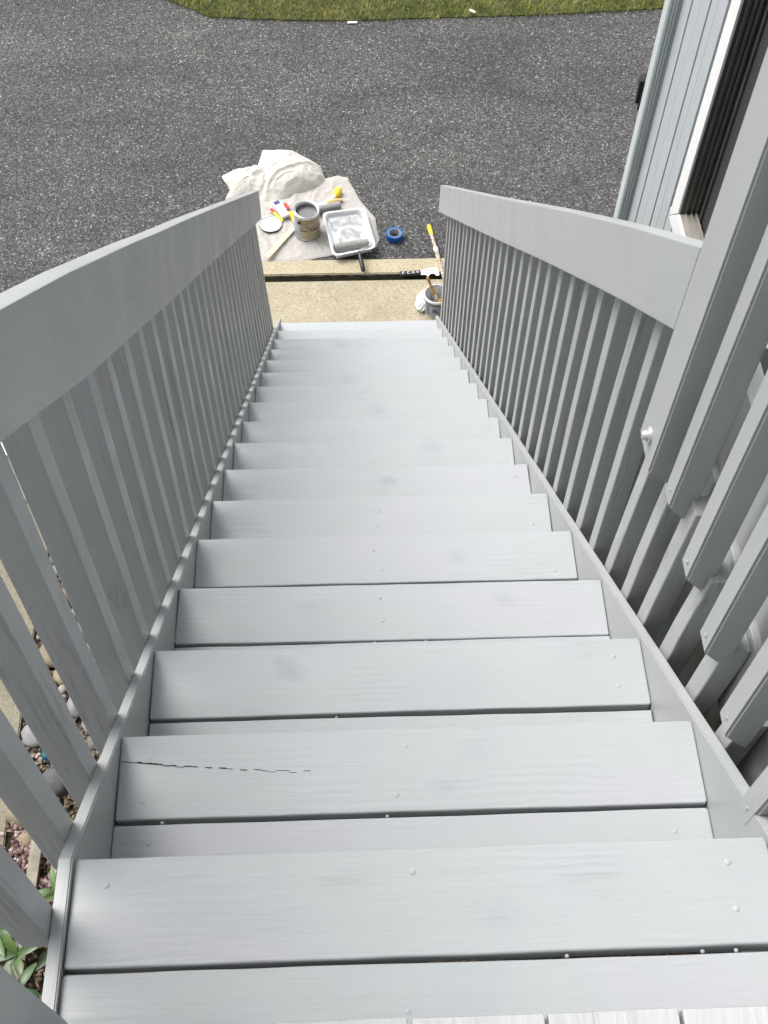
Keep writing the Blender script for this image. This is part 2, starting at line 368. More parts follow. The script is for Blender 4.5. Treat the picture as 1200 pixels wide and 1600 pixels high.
def tube_mesh(name, pts, r, n=8, radii=None):
    pts = [Vector(p) for p in pts]; vs, fs = [], []
    for i, p in enumerate(pts):
        d = (pts[min(i + 1, len(pts) - 1)] - pts[max(i - 1, 0)]).normalized()
        a = d.orthogonal().normalized() if i == 0 else (prev - d * prev.dot(d)).normalized(); prev = a; c = d.cross(a)
        rr = radii[i] if radii else r
        for j in range(n):
            t = 2 * math.pi * j / n; vs.append(p + (a * math.cos(t) + c * math.sin(t)) * rr)
    for i in range(len(pts) - 1):
        for j in range(n): fs.append((i * n + j, i * n + (j + 1) % n, (i + 1) * n + (j + 1) % n, (i + 1) * n + j))
    fs.append(tuple(reversed(range(n)))); fs.append(tuple((len(pts) - 1) * n + j for j in range(n)))
    me = mesh(name, vs, fs); smooth_angle(me, 50); return me
def prism_mesh(name, poly, z0, z1):
    n = len(poly); vs = [(x, y, z0) for x, y in poly] + [(x, y, z1) for x, y in poly]
    fs = [tuple(reversed(range(n))), tuple(range(n, 2 * n))] + [(i, (i + 1) % n, n + (i + 1) % n, n + i) for i in range(n)]
    me = mesh(name, vs, fs); bm = bmesh.new(); bm.from_mesh(me); bmesh.ops.recalc_face_normals(bm, faces=bm.faces); bm.to_mesh(me); bm.free(); return me
def dome_mesh(name, r, h, n=10):
    return lathe_mesh(name, [(0.0001, h), (r * .5, h * .92), (r * .85, h * .6), (r, 0), (r, -.002)], n)

# ------------------------------------------------------------------ ground, paving, lawn
def sheet(name, poly, z, mat, **t):
    me = mesh(name, [(x, y, z) for x, y in poly], [tuple(range(len(poly)))])
    return add(name, me, mat, None, None, kind='structure', **t)
sheet('ground', [(-250, -250), (250, -250), (250, 250), (-250, 250)], -0.03, M['thatch'])
sheet('driveway', [(-40, 5.15), (40, 5.15), (40, 40), (-40, 40)], -0.004, M['asphalt'])
sheet('driveway', [(-41.7, -10), (-1.7, -10), (-1.7, 4.4), (-0.98, 5.05), (-0.98, 5.15), (-41.7, 5.15)], -0.004, M['asphalt'])
sheet('driveway', [(1.9, 4.42), (40, 4.42), (40, 5.15), (1.9, 5.15)], -0.004, M['asphalt'])
sheet('planting_bed', [(-1.75, -6), (1.9, -6), (1.9, 3.6), (-1.75, 3.6)], -0.015, M['soil'])
def slab(name, poly, mat, z0=-0.08, z1=0.0):
    me = prism_mesh(name, poly, z0, z1); bm = bmesh.new(); bm.from_mesh(me)
    ed = [e for e in bm.edges if all(v.co.z > z1 - 1e-4 for v in e.verts)]
    bmesh.ops.bevel(bm, geom=ed, offset=0.006, segments=2, affect='EDGES'); bm.to_mesh(me); bm.free()
    return add(name, me, mat, None, None, kind='structure')
slab('concrete_pad', [(-1.70, 4.4), (-1.70, 3.42), (-1.20, 3.40), (1.9, 3.40), (1.9, 5.052), (0.6, 5.048), (-0.3, 5.045), (-0.98, 5.05)], M['concrete'], -0.1, 0.006)
slab('concrete_walk', [(-1.70, -6), (-1.235, -6), (-1.235, 1.2), (-1.25, 2.4), (-1.23, 3.385), (-1.70, 3.405)], M['walk'], -0.1, 0.004)
slab('concrete_kerb', [(-0.98, 5.084), (0.3, 5.092), (1.9, 5.084), (1.9, 5.225), (0.8, 5.222), (-0.1, 5.218), (-0.98, 5.225)], M['kerb'], -0.1, 0.02)
# dirt-filled joint between pad and kerb
vs, fs = [], []
for i in range(181):
    x = -0.98 + 2.88 * i / 180
    for j, y in enumerate((5.040, 5.055, 5.070, 5.0835)): vs.append((x, y, (-0.030, -0.032, -0.026, 0.009)[j] + 0.012 * noise.noise((x * 23, y * 40, 2))))
for i in range(180):
    for j in range(3): fs.append((i * 4 + j, i * 4 + 4 + j, i * 4 + 5 + j, i * 4 + 1 + j))
add('joint_dirt', mesh('joint_dirt', vs, fs, True), M['moss'], None, None, kind='stuff')

# lawn base + blades
edge = [(-2.6, 10.6), (-1.9, 9.5), (-1.35, 8.6), (-0.95, 8.10), (-0.6, 7.86), (0.0, 7.81), (0.5, 7.80), (1.2, 7.83), (2.0, 7.86), (2.9, 7.93), (4.5, 7.97), (9, 8.1)]
def edge_y(x):
    for (a, ya), (b, yb) in zip(edge, edge[1:]):
        if a <= x <= b: return ya + (yb - ya) * (x - a) / (b - a)
    return edge[0][1] if x < edge[0][0] else edge[-1][1]
sheet('lawn', [(-5.6, 40), (-4.2, 16)] + edge + [(40, 8.6), (40, 60), (-6, 60)], 0.004, M['thatch'])
vs, fs = [], []
rnd = random.Random(3)
for i in range(52000):
    x = rnd.uniform(-2.4, 4.6); y = edge_y(x) - 0.015 + (rnd.random() ** 1.5) * (1.9 if x < 3.4 else 1.2)
    if y < edge_y(x) + 0.03 and rnd.random() < .45: continue
    a = rnd.uniform(0, 6.283); h = rnd.uniform(0.018, 0.05); wd = rnd.uniform(0.0015, 0.003); lean = rnd.uniform(0.2, 1.2) * h; b = rnd.uniform(0, 6.283)
    k = len(vs); ca, sa = math.cos(a) * wd, math.sin(a) * wd; lx, ly = math.cos(b) * lean, math.sin(b) * lean
    vs += [(x - ca, y - sa, 0.0), (x + ca, y + sa, 0.0), (x + lx * .45 + ca * .7, y + ly * .45 + sa * .7, h * .65), (x + lx * .45 - ca * .7, y + ly * .45 - sa * .7, h * .65), (x + lx, y + ly, h)]
    fs += [(k, k + 1, k + 2, k + 3), (k + 3, k + 2, k + 4)]
add('grass', mesh('grass', vs, fs), M['grass'], None, None, kind='stuff', label='mown green lawn grass along the far asphalt edge', category='grass')
# loose stone chips on the asphalt
vs, fs = [], []
for i in range(9000):
    x = rnd.uniform(-2.8, 3.4); y = rnd.uniform(5.24, 8.2)
    if y > edge_y(x) - .01: continue
    s = rnd.uniform(0.0025, 0.0065); k = len(vs); a = rnd.uniform(0, 6.28); el = rnd.uniform(.6, 1)
    for t in range(4):
        aa = a + t * 1.571; vs.append((x + math.cos(aa) * s * (el if t % 2 else 1), y + math.sin(aa) * s * (el if t % 2 else 1), -0.004))
    vs.append((x + rnd.uniform(-.3, .3) * s, y, -0.004 + s * rnd.uniform(.5, .9)))
    fs += [(k, k + 1, k + 4), (k + 1, k + 2, k + 4), (k + 2, k + 3, k + 4), (k + 3, k, k + 4)]
def m_grit():
    m = NT('loose_grit', 0.8, 0.3); v = m.coord(rnd=False)
    a = m.voro(v, 40); s_ = m.n('ShaderNodeSeparateColor'); m.l(a.outputs['Color'], s_.inputs[0])
    m.color(m.ramp(s_.outputs[0], [(0, 0.03), (0.5, 0.08), (0.8, 0.16), (0.97, 0.30), (1, 0.5)])); return m.m
add('loose_gravel', mesh('loose_gravel', vs, fs), m_grit(), None, None, kind='stuff')
for (x, y, L, a, lab) in ((0.493, 7.77, 0.075, 0.05, 'small white stick lying at the lawn edge, left of centre'), (1.42, 7.86, 0.05, 2.4, 'small white leaf scrap lying on the lawn')):
    me = box_mesh('litter', -L / 2, L / 2, -0.011, 0.011, 0, 0.008, 0.002)
    add('litter', me, M['card'], None, T(x, y, 0.0 if y < 7.8 else .03) @ Matrix.Rotation(a, 4, 'Z'), label=lab, category='litter')

# ------------------------------------------------------------------ the house
WX = 1.90
house = thing('house', 'blue-grey two-storey house with vertical grooved siding right of the stairs', 'house', (WX + 0.3, 1.2, 0))
box('wall', (WX + 0.22, 1.10, 3.5), (0.18, 6.60, 7.0), M['dark'], house)                     # side wall core
box('front_wall', (WX + 3.0, 4.42, 3.5), (5.55, 0.12, 7.0), M['siding'], house)
box('back_wall', (-1.0, -2.35, 3.5), (5.78, 0.2, 7.0), M['siding'], house)
box('shade_overhang', (0.0, -3.0, H + 2.65), (3.78, 3.9, 0.16), M['ceiling'], house, b=0.02)  # unseen overhang, its reach shaped to darken the near treads
box('roof_edge', (WX + 2.9, 1.2, 7.1), (6.4, 7.2, 0.2), M['ceiling'], house, b=0.02)
WY0, WY1, WZ0, WZ1 = 2.35, 3.80, H - 2.34, H - 0.80                # window casing outer limits
for (a, b, c, d) in ((-2.20, 2.46, 0, 6.9), (3.69, 4.36, 0, 6.9), (2.461, 3.689, 0, WZ0 + .11), (2.461, 3.689, WZ1 - .11, 6.9)):
    add('sheathing', box_mesh('sheathing', WX + 0.016, WX + 0.129, a, b, c, d), M['siding'], house)
grooves = [4.425, 4.30, 4.19, 4.072, 3.985, 3.872]
y = 3.872
while y > -2.2: y -= 0.108; grooves.append(y)
def siding_board(y0, y1, z0, z1):
    g = 0.010; me = beam_mesh('siding_board', z1 - z0, (y0 - y1) - g, 0.013, 0.002, 1, 0, k=1)
    add('siding_board', me, M['siding'], wallp, frame((WX + 0.0085 + (0.003 if random.random() < .3 else 0), (y0 + y1) / 2, z0), (0, 0, 1), (-1, 0, 0)))
wallp = house
for a, b in zip(grooves, grooves[1:]):
    if b < WY1 - .02 and a > WY0 + .02:
        if a > WY1 + 0.001 or b < WY0 - .001: pass
        siding_board(a, b, 0.95, WZ0 - 0.004); siding_board(a, b, WZ1 + 0.004, 6.6)
    else: siding_board(a, b, 0.95, 6.6)
add('shade_skirt', box_mesh('shade_skirt', WX - 0.012, WX + 0.0155, -2.2, 4.424, -0.05, 0.945), M['shade_skirt'], house)  # added band along the lower wall, dark in place of under-deck shade
# fluted corner trim
fl = [(0, 0)]
pts = []
N = 4
t0, t1 = WX - 0.054, WX + 0.015
pts.append((t0, 4.50)); pts.append((t0, 4.437))
for i in range(N):
    xa = t0 + 0.006 + (t1 - t0 - 0.012) * i / N; xb = t0 + 0.006 + (t1 - t0 - 0.012) * (i + 1) / N
    pts += [(xa, 4.430), (xb - 0.004, 4.430), (xb - 0.003, 4.436), (xb - 0.001, 4.436)]
pts += [(t1, 4.430), (t1, 4.50)]
me = prism_mesh('corner_trim', pts, 0.05, 6.7)
add('corner_trim', me, M['trim'], house)
# window
win = add('window', box_mesh('window', WX + 0.112, WX + 0.118, WY0 + 0.1, WY1 - 0.1, WZ0 + 0.1, WZ1 - 0.1), M['glass'], house)
cw, sx = 0.135, 0.030
def casing(name, y0, y1, z0, z1, b0, b1, horiz):
    """mitred vinyl casing with an outer step"""
    for k, (o0, o1, px) in enumerate(((0.0, 0.040, 0.016), (0.044, cw, sx))):
        if horiz == 'b': poly = [(y0 + o0, z0 + o0), (y1 - o0, z0 + o0), (y1 - o1, z0 + o1), (y0 + o1, z0 + o1)]
        if horiz == 't': poly = [(y0 + o0, z1 - o0), (y1 - o0, z1 - o0), (y1 - o1, z1 - o1), (y0 + o1, z1 - o1)]
        if horiz == 'f': poly = [(y1 - o0, z0 + o0), (y1 - o0, z1 - o0), (y1 - o1, z1 - o1), (y1 - o1, z0 + o1)]
        if horiz == 'n': poly = [(y0 + o0, z0 + o0), (y0 + o0, z1 - o0), (y0 + o1, z1 - o1), (y0 + o1, z0 + o1)]
        c = (sum(p[0] for p in poly) / 4, sum(p[1] for p in poly) / 4)
        poly = [(p[0] + (c[0] - p[0]) * 0.004, p[1] + (c[1] - p[1]) * 0.004) for p in poly]
        me = prism_mesh(name, poly, -0.002, px)
        me.transform(Matrix(((0, 0, -1, WX), (1, 0, 0, 0), (0, 1, 0, 0), (0, 0, 0, 1))))
        bm = bmesh.new(); bm.from_mesh(me); bmesh.ops.recalc_face_normals(bm, faces=bm.faces)
        bmesh.ops.bevel(bm, geom=list(bm.edges), offset=0.002, segments=1, affect='EDGES'); bm.to_mesh(me); bm.free()
        add(name, me, M['white'], win)
for s in 'bftn': casing('frame', WY0, WY1, WZ0, WZ1, 0, 0, s)
# stepped track in the reveal (far jamb, sill, near jamb, head)
for k, (d0, d1, ins, mt) in enumerate(((0.0, 0.012, 0.004, 'dark'), (0.012, 0.020, 0.012, 'track'), (0.020, 0.030, 0.006, 'dark'), (0.030, 0.036, 0.018, 'track'), (0.036, 0.056, 0.010, 'dark'), (0.044, 0.050, 0.026, 'track'))):
    i0 = cw + 0.0
    y0, y1, z0, z1 = WY0 + i0, WY1 - i0, WZ0 + i0, WZ1 - i0
    x0, x1 = WX - 0.020 + d0 * 1.35, WX - 0.020 + d1 * 1.35 + 0.0005
    m_s = M['track'] if True else None
    add('track', box_mesh('track', x0, x1, y1 - ins, y1 + 0.004, z0, z1), M[mt], win)
    add('track', box_mesh('track', x0, x1, y0 - 0.004, y0 + ins, z0, z1), M[mt], win)
    add('track', box_mesh('track', x0, x1, y0, y1, z0 - 0.004, z0 + ins), M['sill'] if 'sill' in M else M.setdefault('sill', plain('top_lit_sill', (0.27, 0.25, 0.22), 0.4)), win)  # bottom tracks coloured lighter, as if lit from above
    add('track', box_mesh('track', x0, x1, y0, y1, z1 - ins, z1 + 0.004), M[mt], win)
add('screen', box_mesh('screen', WX + 0.060, WX + 0.063, WY0 + cw + .02, WY1 - cw - 0.02, WZ0 + cw + .02, WZ1 - cw - .02), M['screen'], win)
add('sash', box_mesh('sash', WX + 0.050, WX + 0.066, WY1 - cw - 0.075, WY1 - cw - 0.055, WZ0 + cw, WZ1 - cw), M['dark'], win)
# black fixture on the front wall, just showing past the corner
lamp = thing('wall_lamp', 'small black wall light fixed just past the house corner trim', 'wall lamp', (WX - 0.03, 4.515, 1.70))
add('bracket', box_mesh('bracket', WX - 0.060, WX + 0.05, 4.5015, 4.522, 1.69, 1.86, 0.004), M['black'], lamp)
add('lamp_body', prism_mesh('lamp_body', [(WX - 0.074, 4.5225), (WX + 0.045, 4.5225), (WX + 0.03, 4.585), (WX - 0.060, 4.585)], 1.715, 1.84), M['black'], lamp)

# ------------------------------------------------------------------ staircase
W_, RUN, RISE, N_ST = 0.9347, 0.2644, 0.22157, 17
stairs = thing('staircase', 'long straight wooden staircase freshly painted grey, seventeen two-board treads', 'stairs', (W_ / 2, 2.3, 0))
BW, GAP, TH = 0.1395, 0.0066, 0.036
nail = dome_mesh('screw_head', 0.0046, 0.0009)
nail.materials.append(M['paint'])
SL = RISE / RUN
rs = random.Random(11)
for k in range(1, N_ST + 1):
    yn, zn = k * RUN, H - k * RISE
    near = k <= 6
    for i in range(2):
        x0 = 0.0012; x1 = W_ - 0.0015
        yc = yn - BW / 2 - i * (BW + GAP)
        wd = BW
        if i == 1 and k == 1: wd = BW
        me = beam_mesh('tread_board', x1 - x0, wd, TH, 0.0035, 40 if near else 14, 0.0022 if near else 0.002, seed=k * 2 + i + 1, k=3, endjit=.004)
        tilt = rs.uniform(-.004, .004); dz = rs.uniform(-.0015, .0015) - (0.0008 if i else 0)
        b = add('tread_board', me, M['paint'], stairs, T(x0, yc, zn - TH / 2 + dz) @ Matrix.Rotation(tilt, 4, 'Y') @ Matrix.Rotation(rs.uniform(-.003, .003), 4, 'Z'))
        for px in (0.045, 0.447, 0.885):
            for py in ((0.032, -0.034) if not (i == 1 and px == 0.447 and k % 2) else (0.02,)):
                if rs.random() < 0.30: continue
                add('screw_head', nail, None, b, T(px + rs.uniform(-.012, .012), yc + py + rs.uniform(-.012, .012), zn + dz - tilt * px + 0.0002))
# drops of paint bridging the gaps between boards
vs, fs = [], []
for k in range(1, 8):
    for j in range(rs.randint(1, 3)):
        cx_, cy_, cz_, r_ = rs.uniform(.03, .9), k * RUN - BW - GAP / 2, H - k * RISE - .0058, rs.uniform(.0020, .0028)
        k0 = len(vs)
        for a in range(5):
            for b_ in range(8):
                ph, th = math.pi * a / 4, math.pi * b_ / 4
                vs.append((cx_ + r_ * 1.5 * math.sin(ph) * math.cos(th), cy_ + r_ * 1.35 * math.sin(ph) * math.sin(th), cz_ + r_ * 1.2 * math.cos(ph)))
        for a in range(4):
            for b_ in range(8): fs.append((k0 + a * 8 + b_, k0 + (a + 1) * 8 + b_, k0 + (a + 1) * 8 + (b_ + 1) % 8, k0 + a * 8 + (b_ + 1) % 8))
pdm = add('paint_drip', mesh('paint_drip', vs, fs, True), M['paint'], stairs); pdm['kind'] = 'stuff'
# stringers (closed, outside the tread ends); top edge follows the nosings
def stringer(x0, x1, name='stringer', top=0.010, depth=0.30, y_top=0.262, yb=4.62, flat=True, pr=0.0):
    prof = []
    def zt(y): return H - SL * y + top
    st = [y_top + (yb - y_top) * i / 60 for i in range(61)]
    if flat: up = [(-0.02, zt(y_top))] + [(y, zt(y)) for y in st]
    else: up = [(y, zt(y)) for y in st]
    up = [(y, z + 0.0022 * noise.noise((y * 6, x0 * 10, 1)) + 0.0012 * noise.noise((y * 31, x0 * 10, 1))) for y, z in up]
    low = [(y, max(zt(y) - depth, 0.006)) for y, z in reversed(up)]
    poly = up + low; n = len(poly); vs = [(x0, y, z) for y, z in poly] + [(x1, y, z) for y, z in poly]
    m = len(up)
    fs = []
    for s in (0, n):
        for i in range(m - 1): fs.append((s + i, s + i + 1, s + n - 2 - i, s + n - 1 - i))
    fs += [(i, (i + 1) % n, n + (i + 1) % n, n + i) for i in range(n)]
    me = mesh(name, vs, fs); bm = bmesh.new(); bm.from_mesh(me); bmesh.ops.recalc_face_normals(bm, faces=bm.faces)
    ed = [e for e in bm.edges if abs(e.verts[0].co.x - e.verts[1].co.x) < 1e-6 and all(any(abs(v.co.z - q[1]) < 1e-6 and abs(v.co.y - q[0]) < 1e-6 for q in up) for v in e.verts)]
    bmesh.ops.bevel(bm, geom=ed, offset=0.002, segments=2, affect='EDGES'); bm.to_mesh(me); bm.free(); smooth_angle(me, 35)
    # shift so local X runs roughly along the board for the paint grain
    rot = frame((x0, 0, H), (0, 1, -SL), (0, SL, 1)); me.transform(rot.inverted())
    return add(name, me, M['paint_rail'], stairs, rot)
stringer(-0.0190, -0.0004)
stringer(W_ + 0.0004, W_ + 0.0190, y_top=0.16, flat=True)
# rough middle carriage under the treads
me = box_mesh('carriage', 0, 5.55, -0.019, 0.019, -0.2, 0)
add('carriage', me, M['oldwood'], stairs, frame((0.455, 0.15, H - 0.15 * SL - 0.235), (0, 1, -SL), (0, SL, 1)))
# long open crack on the third board seen, and two short ones
def crack(b_k, pts, wd):
    z = H - b_k * RISE + 0.0012; vs, fs = [], []
    rr = random.Random(b_k); P = []
    for (x0, y0), (x1, y1) in zip(pts, pts[1:]):
        for i in range(8): P.append((x0 + (x1 - x0) * i / 8, y0 + (y1 - y0) * i / 8))
    for i in range(len(P) - 1):
        f = 1 - i / len(P)
        if f < .62 and rr.random() > 0.42 + f * .4: continue
        a = wd * f * rr.choice((.25, .5, .9, 1.1, .7)); k = len(vs); jy = .0030 * noise.noise((i * .55, b_k, 1))
        (xa, ya), (xb, yb) = P[i], P[i + 1]
        vs += [(xa, ya + jy, z), (xb, yb + jy - a * .3, z), (xb, yb + jy + a, z), (xa, ya + jy + a * .8, z), (xa, ya + jy, z - .004), (xb, yb + jy, z - .004)]
        fs += [(k, k + 1, k + 2, k + 3), (k, k + 4, k + 5, k + 1)]
    add('crack', mesh('crack', vs, fs), M['crack'], stairs)
crack(2, [(0.004, 0.486), (0.07, 0.478), (0.16, 0.470), (0.25, 0.463), (0.34, 0.458)], 0.0030)
for (kx, ky, k) in ((0.235, 0.728, 3), (0.02, 2.09, 8), (0.256, 0.726, 3)):
    add('nail_hole', lathe_mesh('nail_hole', [(0.0001, 0.0012), (0.0019, 0.0012), (0.0019, -.001)], 8), M['crack'], stairs, T(kx, ky, H - k * RISE))

# ------------------------------------------------------------------ stair railings
def fL(y): return 0.02 - 0.062 * max(0.0, (y - 1.4)) / 3.05
def fR(y): return W_ - 0.02 - 0.007 * max(0.0, (y - 1.1)) / 3.5
def rail_obj(name, fx, side, st, parent, mat, dep=lambda y: 0.186):
    """2x6 rail: inner face at fx(y); st = stations (y, ztop); side +1 when the board lies outward in +x"""
    t, b = 0.038, 0.005; vs, fs = [], []; n = 0
    ys = []
    for (ya, za), (yb, zb) in zip(st, st[1:]):
        for i in range(6): f = i / 6; ys.append((ya + (yb - ya) * f, za + (zb - za) * f))
    ys.append(st[-1])
    n = len(section(t, .1, b, 2))
    for i, (y, z) in enumerate(ys):
        d = dep(y); sec = section(t, d, b, 2)
        for (u, v) in sec:
            vs.append((fx(y) + side * t / 2 + u + 0.001 * noise.noise((y * 2, v * 10, side)), y, H + z - d / 2 + v + 0.0015 * noise.noise((y * 3, u * 10, side + 4))))
    for i in range(len(ys) - 1):
        for j in range(n): fs.append((i * n + j, i * n + (j + 1) % n, (i + 1) * n + (j + 1) % n, (i + 1) * n + j))
    fs.append(tuple(range(n))); fs.append(tuple((len(ys) - 1) * n + j for j in range(n)))
    me = mesh(name, vs, fs); bm = bmesh.new(); bm.from_mesh(me); bmesh.ops.recalc_face_normals(bm, faces=bm.faces); bm.to_mesh(me); bm.free(); smooth_angle(me, 40)
    rot = frame((0, 0, H), (0, 1, -SL), (0, SL, 1)); me.transform(rot.inverted())
    return add(name, me, mat, parent, rot)
bal_var = [beam_mesh('baluster', 1.06, 0.043, 0.042, 0.0035, 8, 0.0022, seed=90 + i, k=2) for i in range(5)]
for b_ in bal_var: b_.materials.append(M['paint_old'])
def ztop_line(st, y):
    for (ya, za), (yb, zb) in zip(st, st[1:]):
        if y <= yb: return za + (zb - za) * (y - ya) / (yb - ya)
    (ya, za), (yb, zb) = st[-2:]; return za + (zb - za) * (y - ya) / (yb - ya)
def put_baluster(parent, xb, xt, y, zb, zt, i):
    base = Vector((xb, y, zb)); top = Vector((xt, y + 0.010 + rs.uniform(-.004, .004), zt)); d = top - base; L = d.length
    mw = frame(base, d, (0, -1, 0)) @ Matrix.Diagonal((L / 1.06, 1, 1, 1))
    add('baluster', bal_var[i % 5], None, parent, mw)
stL = [(0.066, 0.887), (0.633, 0.441), (0.892, 0.238), (1.325, -0.115), (2.064, -0.728), (3.3, -1.762), (4.40, -2.684)]
left = thing('stair_railing', 'left stair railing of grey balusters under a wide sloping board', 'railing', (0, 2.3, 0), 'painted railings of the stairs')
rail_obj('rail', fL, -1, stL, left, M['paint_rail'], lambda y: 0.163 + 0.029 * min(1, max(0, (y - .50) / .35)))
ys = [0.681 - 0.129 * k for k in (5, 4, 3, 2, 1)] + [0.676, 0.812, 0.934] + [0.681 + 0.1235 * k for k in range(3, 31)]
for i, y in enumerate(ys):
    yy = y + 0.017 + rs.uniform(-.003, .003)
    if yy > 4.38: break
    put_baluster(left, -0.0195 - 0.0215, fL(yy) - 0.0385 - 0.0215, yy, H - SL * yy - 0.10, H + ztop_line(stL, yy) - 0.05, i)
# left top post with bevelled foot
def post_cut(y, z, e): return 0.0
def chamfer_post(name, x0, x1, y0, y1, zb, zt, drop, parent, mat, b=0.004, inner=-1, **tg):
    """vertical timber whose bottom is cut at a slant: lowest at the side away from `inner`"""
    vs = []
    for z in (0, 1):
        for (x, y) in ((x0, y0), (x1, y0), (x1, y1), (x0, y1)):
            zz = zt if z else zb - (drop if (x == (x1 if inner < 0 else x0)) else 0)
            vs.append((x, y, zz))
    fs = [(3, 2, 1, 0), (4, 5, 6, 7), (0, 1, 5, 4), (1, 2, 6, 5), (2, 3, 7, 6), (3, 0, 4, 7)]
    me = mesh(name, vs, fs); bm = bmesh.new(); bm.from_mesh(me); bmesh.ops.recalc_face_normals(bm, faces=bm.faces)
    bmesh.ops.bevel(bm, geom=list(bm.edges), offset=b, segments=2, affect='EDGES'); bm.to_mesh(me); bm.free(); smooth_angle(me, 40)
    rot = frame((x0, y0, zb), (0, 0, 1), (0, -1, 0)); me.transform(rot.inverted())
    return add(name, me, mat, parent, rot, **tg)
chamfer_post('post', -0.0725, 0.020, -0.033, 0.060, H - 0.21, H + 0.98, 0.05, left, M['paint_rail'], inner=1)
stR = [(1.064, 0.101), (1.346, -0.125), (1.85, -0.539), (3.05, -1.545), (4.60, -2.835)]
right = thing('stair_railing', 'right stair railing of grey balusters ending at the bolted post', 'railing', (W_, 2.3, 0), 'painted railings of the stairs')
rail_obj('rail', fR, 1, stR, right, M['paint_rail'])
yr = [0.497, 0.631, 0.758, 0.886, 0.995, 1.119] + [1.244 + 0.126 * k for k in range(28)]
for i, y in enumerate(yr):
    yy = y - 0.0205 + rs.uniform(-.003, .003)
    if yy > 4.60: break
    if yy > 1.13: put_baluster(right, W_ + 0.0195 + 0.0215, fR(yy) + 0.0385 + 0.0215, yy - .005, H - SL * yy - 0.10, H + ztop_line(stR, yy) - 0.05, i)
    else: put_baluster(right, W_ + 0.0410, W_ + 0.0565, yy - .005, H - SL * yy - 0.10, H - 0.32, i)
# ------------------------------------------------------------------ deck
deck = thing('deck', 'grey wooden deck with worn pale planks at the head of the stairs', 'deck', (0.9, -1.0, 0))
px = -0.11 + 0.0
seams = [0.575 - 0.146 * k for k in range(4, 0, -1)] + [0.575, 0.721, 0.867]
xs = [-0.009 - 0.146] + [s for s in seams if s > -0.08] + [0.99]
xs = [0.575 + 0.146 * k for k in range(-5, 9)]
for a, b in zip(xs, xs[1:]):
    yend = 0.016
    if a > 1.86: continue
    b = min(b, WX - 0.01)
    me = beam_mesh('deck_plank', yend + 2.24, b - a - 0.0045, 0.036, 0.0018, 24, 0.0015, seed=int(a * 100), k=2, endjit=.003)
    add('deck_plank', me, M['paint_pale'], deck, frame(((a + b) / 2 , -2.24, H - 0.018), (0, 1, 0), (0, 0, 1)))
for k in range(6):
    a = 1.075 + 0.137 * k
    add('shade_board', beam_mesh('shade_board', 1.02, 0.131, 0.036, 0.003, 2, 0.001, seed=k + 60), M['dark'], deck, frame((a + .02, 0.03, H - 0.222), (0, 1, 0), (0, 0, 1)))  # added boards, coloured dark in place of the shaded gap behind the rim
RX = W_ + 0.078
def yboard(name, x0, x1, y0, y1, z0, z1, mat, b=0.003):
    me = beam_mesh(name, y1 - y0, x1 - x0, z1 - z0, b, 20, 0.0015, seed=int(z0 * 50), k=2)
    return add(name, me, mat, deck, frame(((x0 + x1) / 2, y0, (z0 + z1) / 2), (0, 1, 0), (0, 0, 1)))
yboard('rim_board', RX, RX + 0.038, 0.06, 1.03, H - 0.530, H - 0.306, M['paint_rail'])
yboard('rim_board', RX + 0.004, RX + 0.040, 0.05, 1.025, H - 0.280, H - 0.100, M['paint_rail'])
yboard('trim_strip', RX + 0.012, RX + 0.034, 0.05, 1.02, H - 0.3045, H - 0.2815, M['paint_old'], 0.002)
add('rim_board', box_mesh('rim_board', RX + 0.042, WX - 0.02, 1.035, 1.07, H - 0.45, H - 0.100, 0.003), M['paint_rail'], deck)
add('rim_board', box_mesh('rim_board', 0.0, RX - 0.055, -0.040, -0.004, H - 0.40, H - 0.040, 0.003), M['paint_rail'], deck)
for y in (-1.8, -1.4, -1.0, -0.6, 0.2, 0.6):
    x0 = -0.1 if y < -.1 else RX + 0.05
    add('joist', box_mesh('joist', x0, WX - 0.02, y, y + 0.038, H - 0.44, H - (0.040 if y < 0 else 0.242)), M['oldwood'], deck)
for (x, y) in ((1.08, 0.98), (1.08, -1.9), (-0.05, -1.9), (-0.05, -0.1)):
    add('deck_post', box_mesh('deck_post', x - .045, x + .045, y - .045, y + .045, 0, H - 0.43, 0.004), M['paint_old'], deck)
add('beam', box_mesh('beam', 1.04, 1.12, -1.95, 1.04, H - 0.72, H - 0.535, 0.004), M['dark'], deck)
yboard('flashing', RX + 0.030, RX + 0.038, 0.10, 0.75, H - 0.660, H - 0.652, M['card'], 0.001)
# deck railing: post with bolt, balusters with bevelled feet
dr = thing('deck_railing', 'nearest right-hand railing whose slanted baluster feet hang over the fascia boards', 'railing', (W_, 0.5, H - 0.4))
chamfer_post('post', W_ - 0.021, W_ + 0.034, 0.966, 1.063, H - 0.355, H + 0.96, 0.045, dr, M['paint_rail'])
feet = [(0.883, -0.344), (0.732, -0.334), (0.589, -0.320), (0.443, -0.305), (0.303, -0.300), (0.16, -0.29), (0.02, -0.28), (-0.12, -.28)]
for (y, z) in feet:
    chamfer_post('baluster', W_ + rs.uniform(-.001, .001), W_ + 0.049, y, y + 0.044, H + z, H + 0.94, 0.055, dr, M['paint_rail'], b=0.004)
add('rail', beam_mesh('rail', 2.9, 0.09, 0.038, 0.004, 4, 0), M['paint_rail'], dr, frame((W_ + 0.03, -1.75, H + 0.98), (0, 1, 0), (0, 0, 1)))
bolt = add('bolt', lathe_mesh('bolt', [(0.0001, 0.016), (0.006, 0.0155), (0.0095, 0.011), (0.010, 0.0055), (0.0145, 0.005), (0.0155, 0.002), (0.0155, -.003)], 12), M['silver'], dr, frame((W_ - 0.021, 1.012, H - 0.300), (0, 1, 0), (-1, 0, 0)))
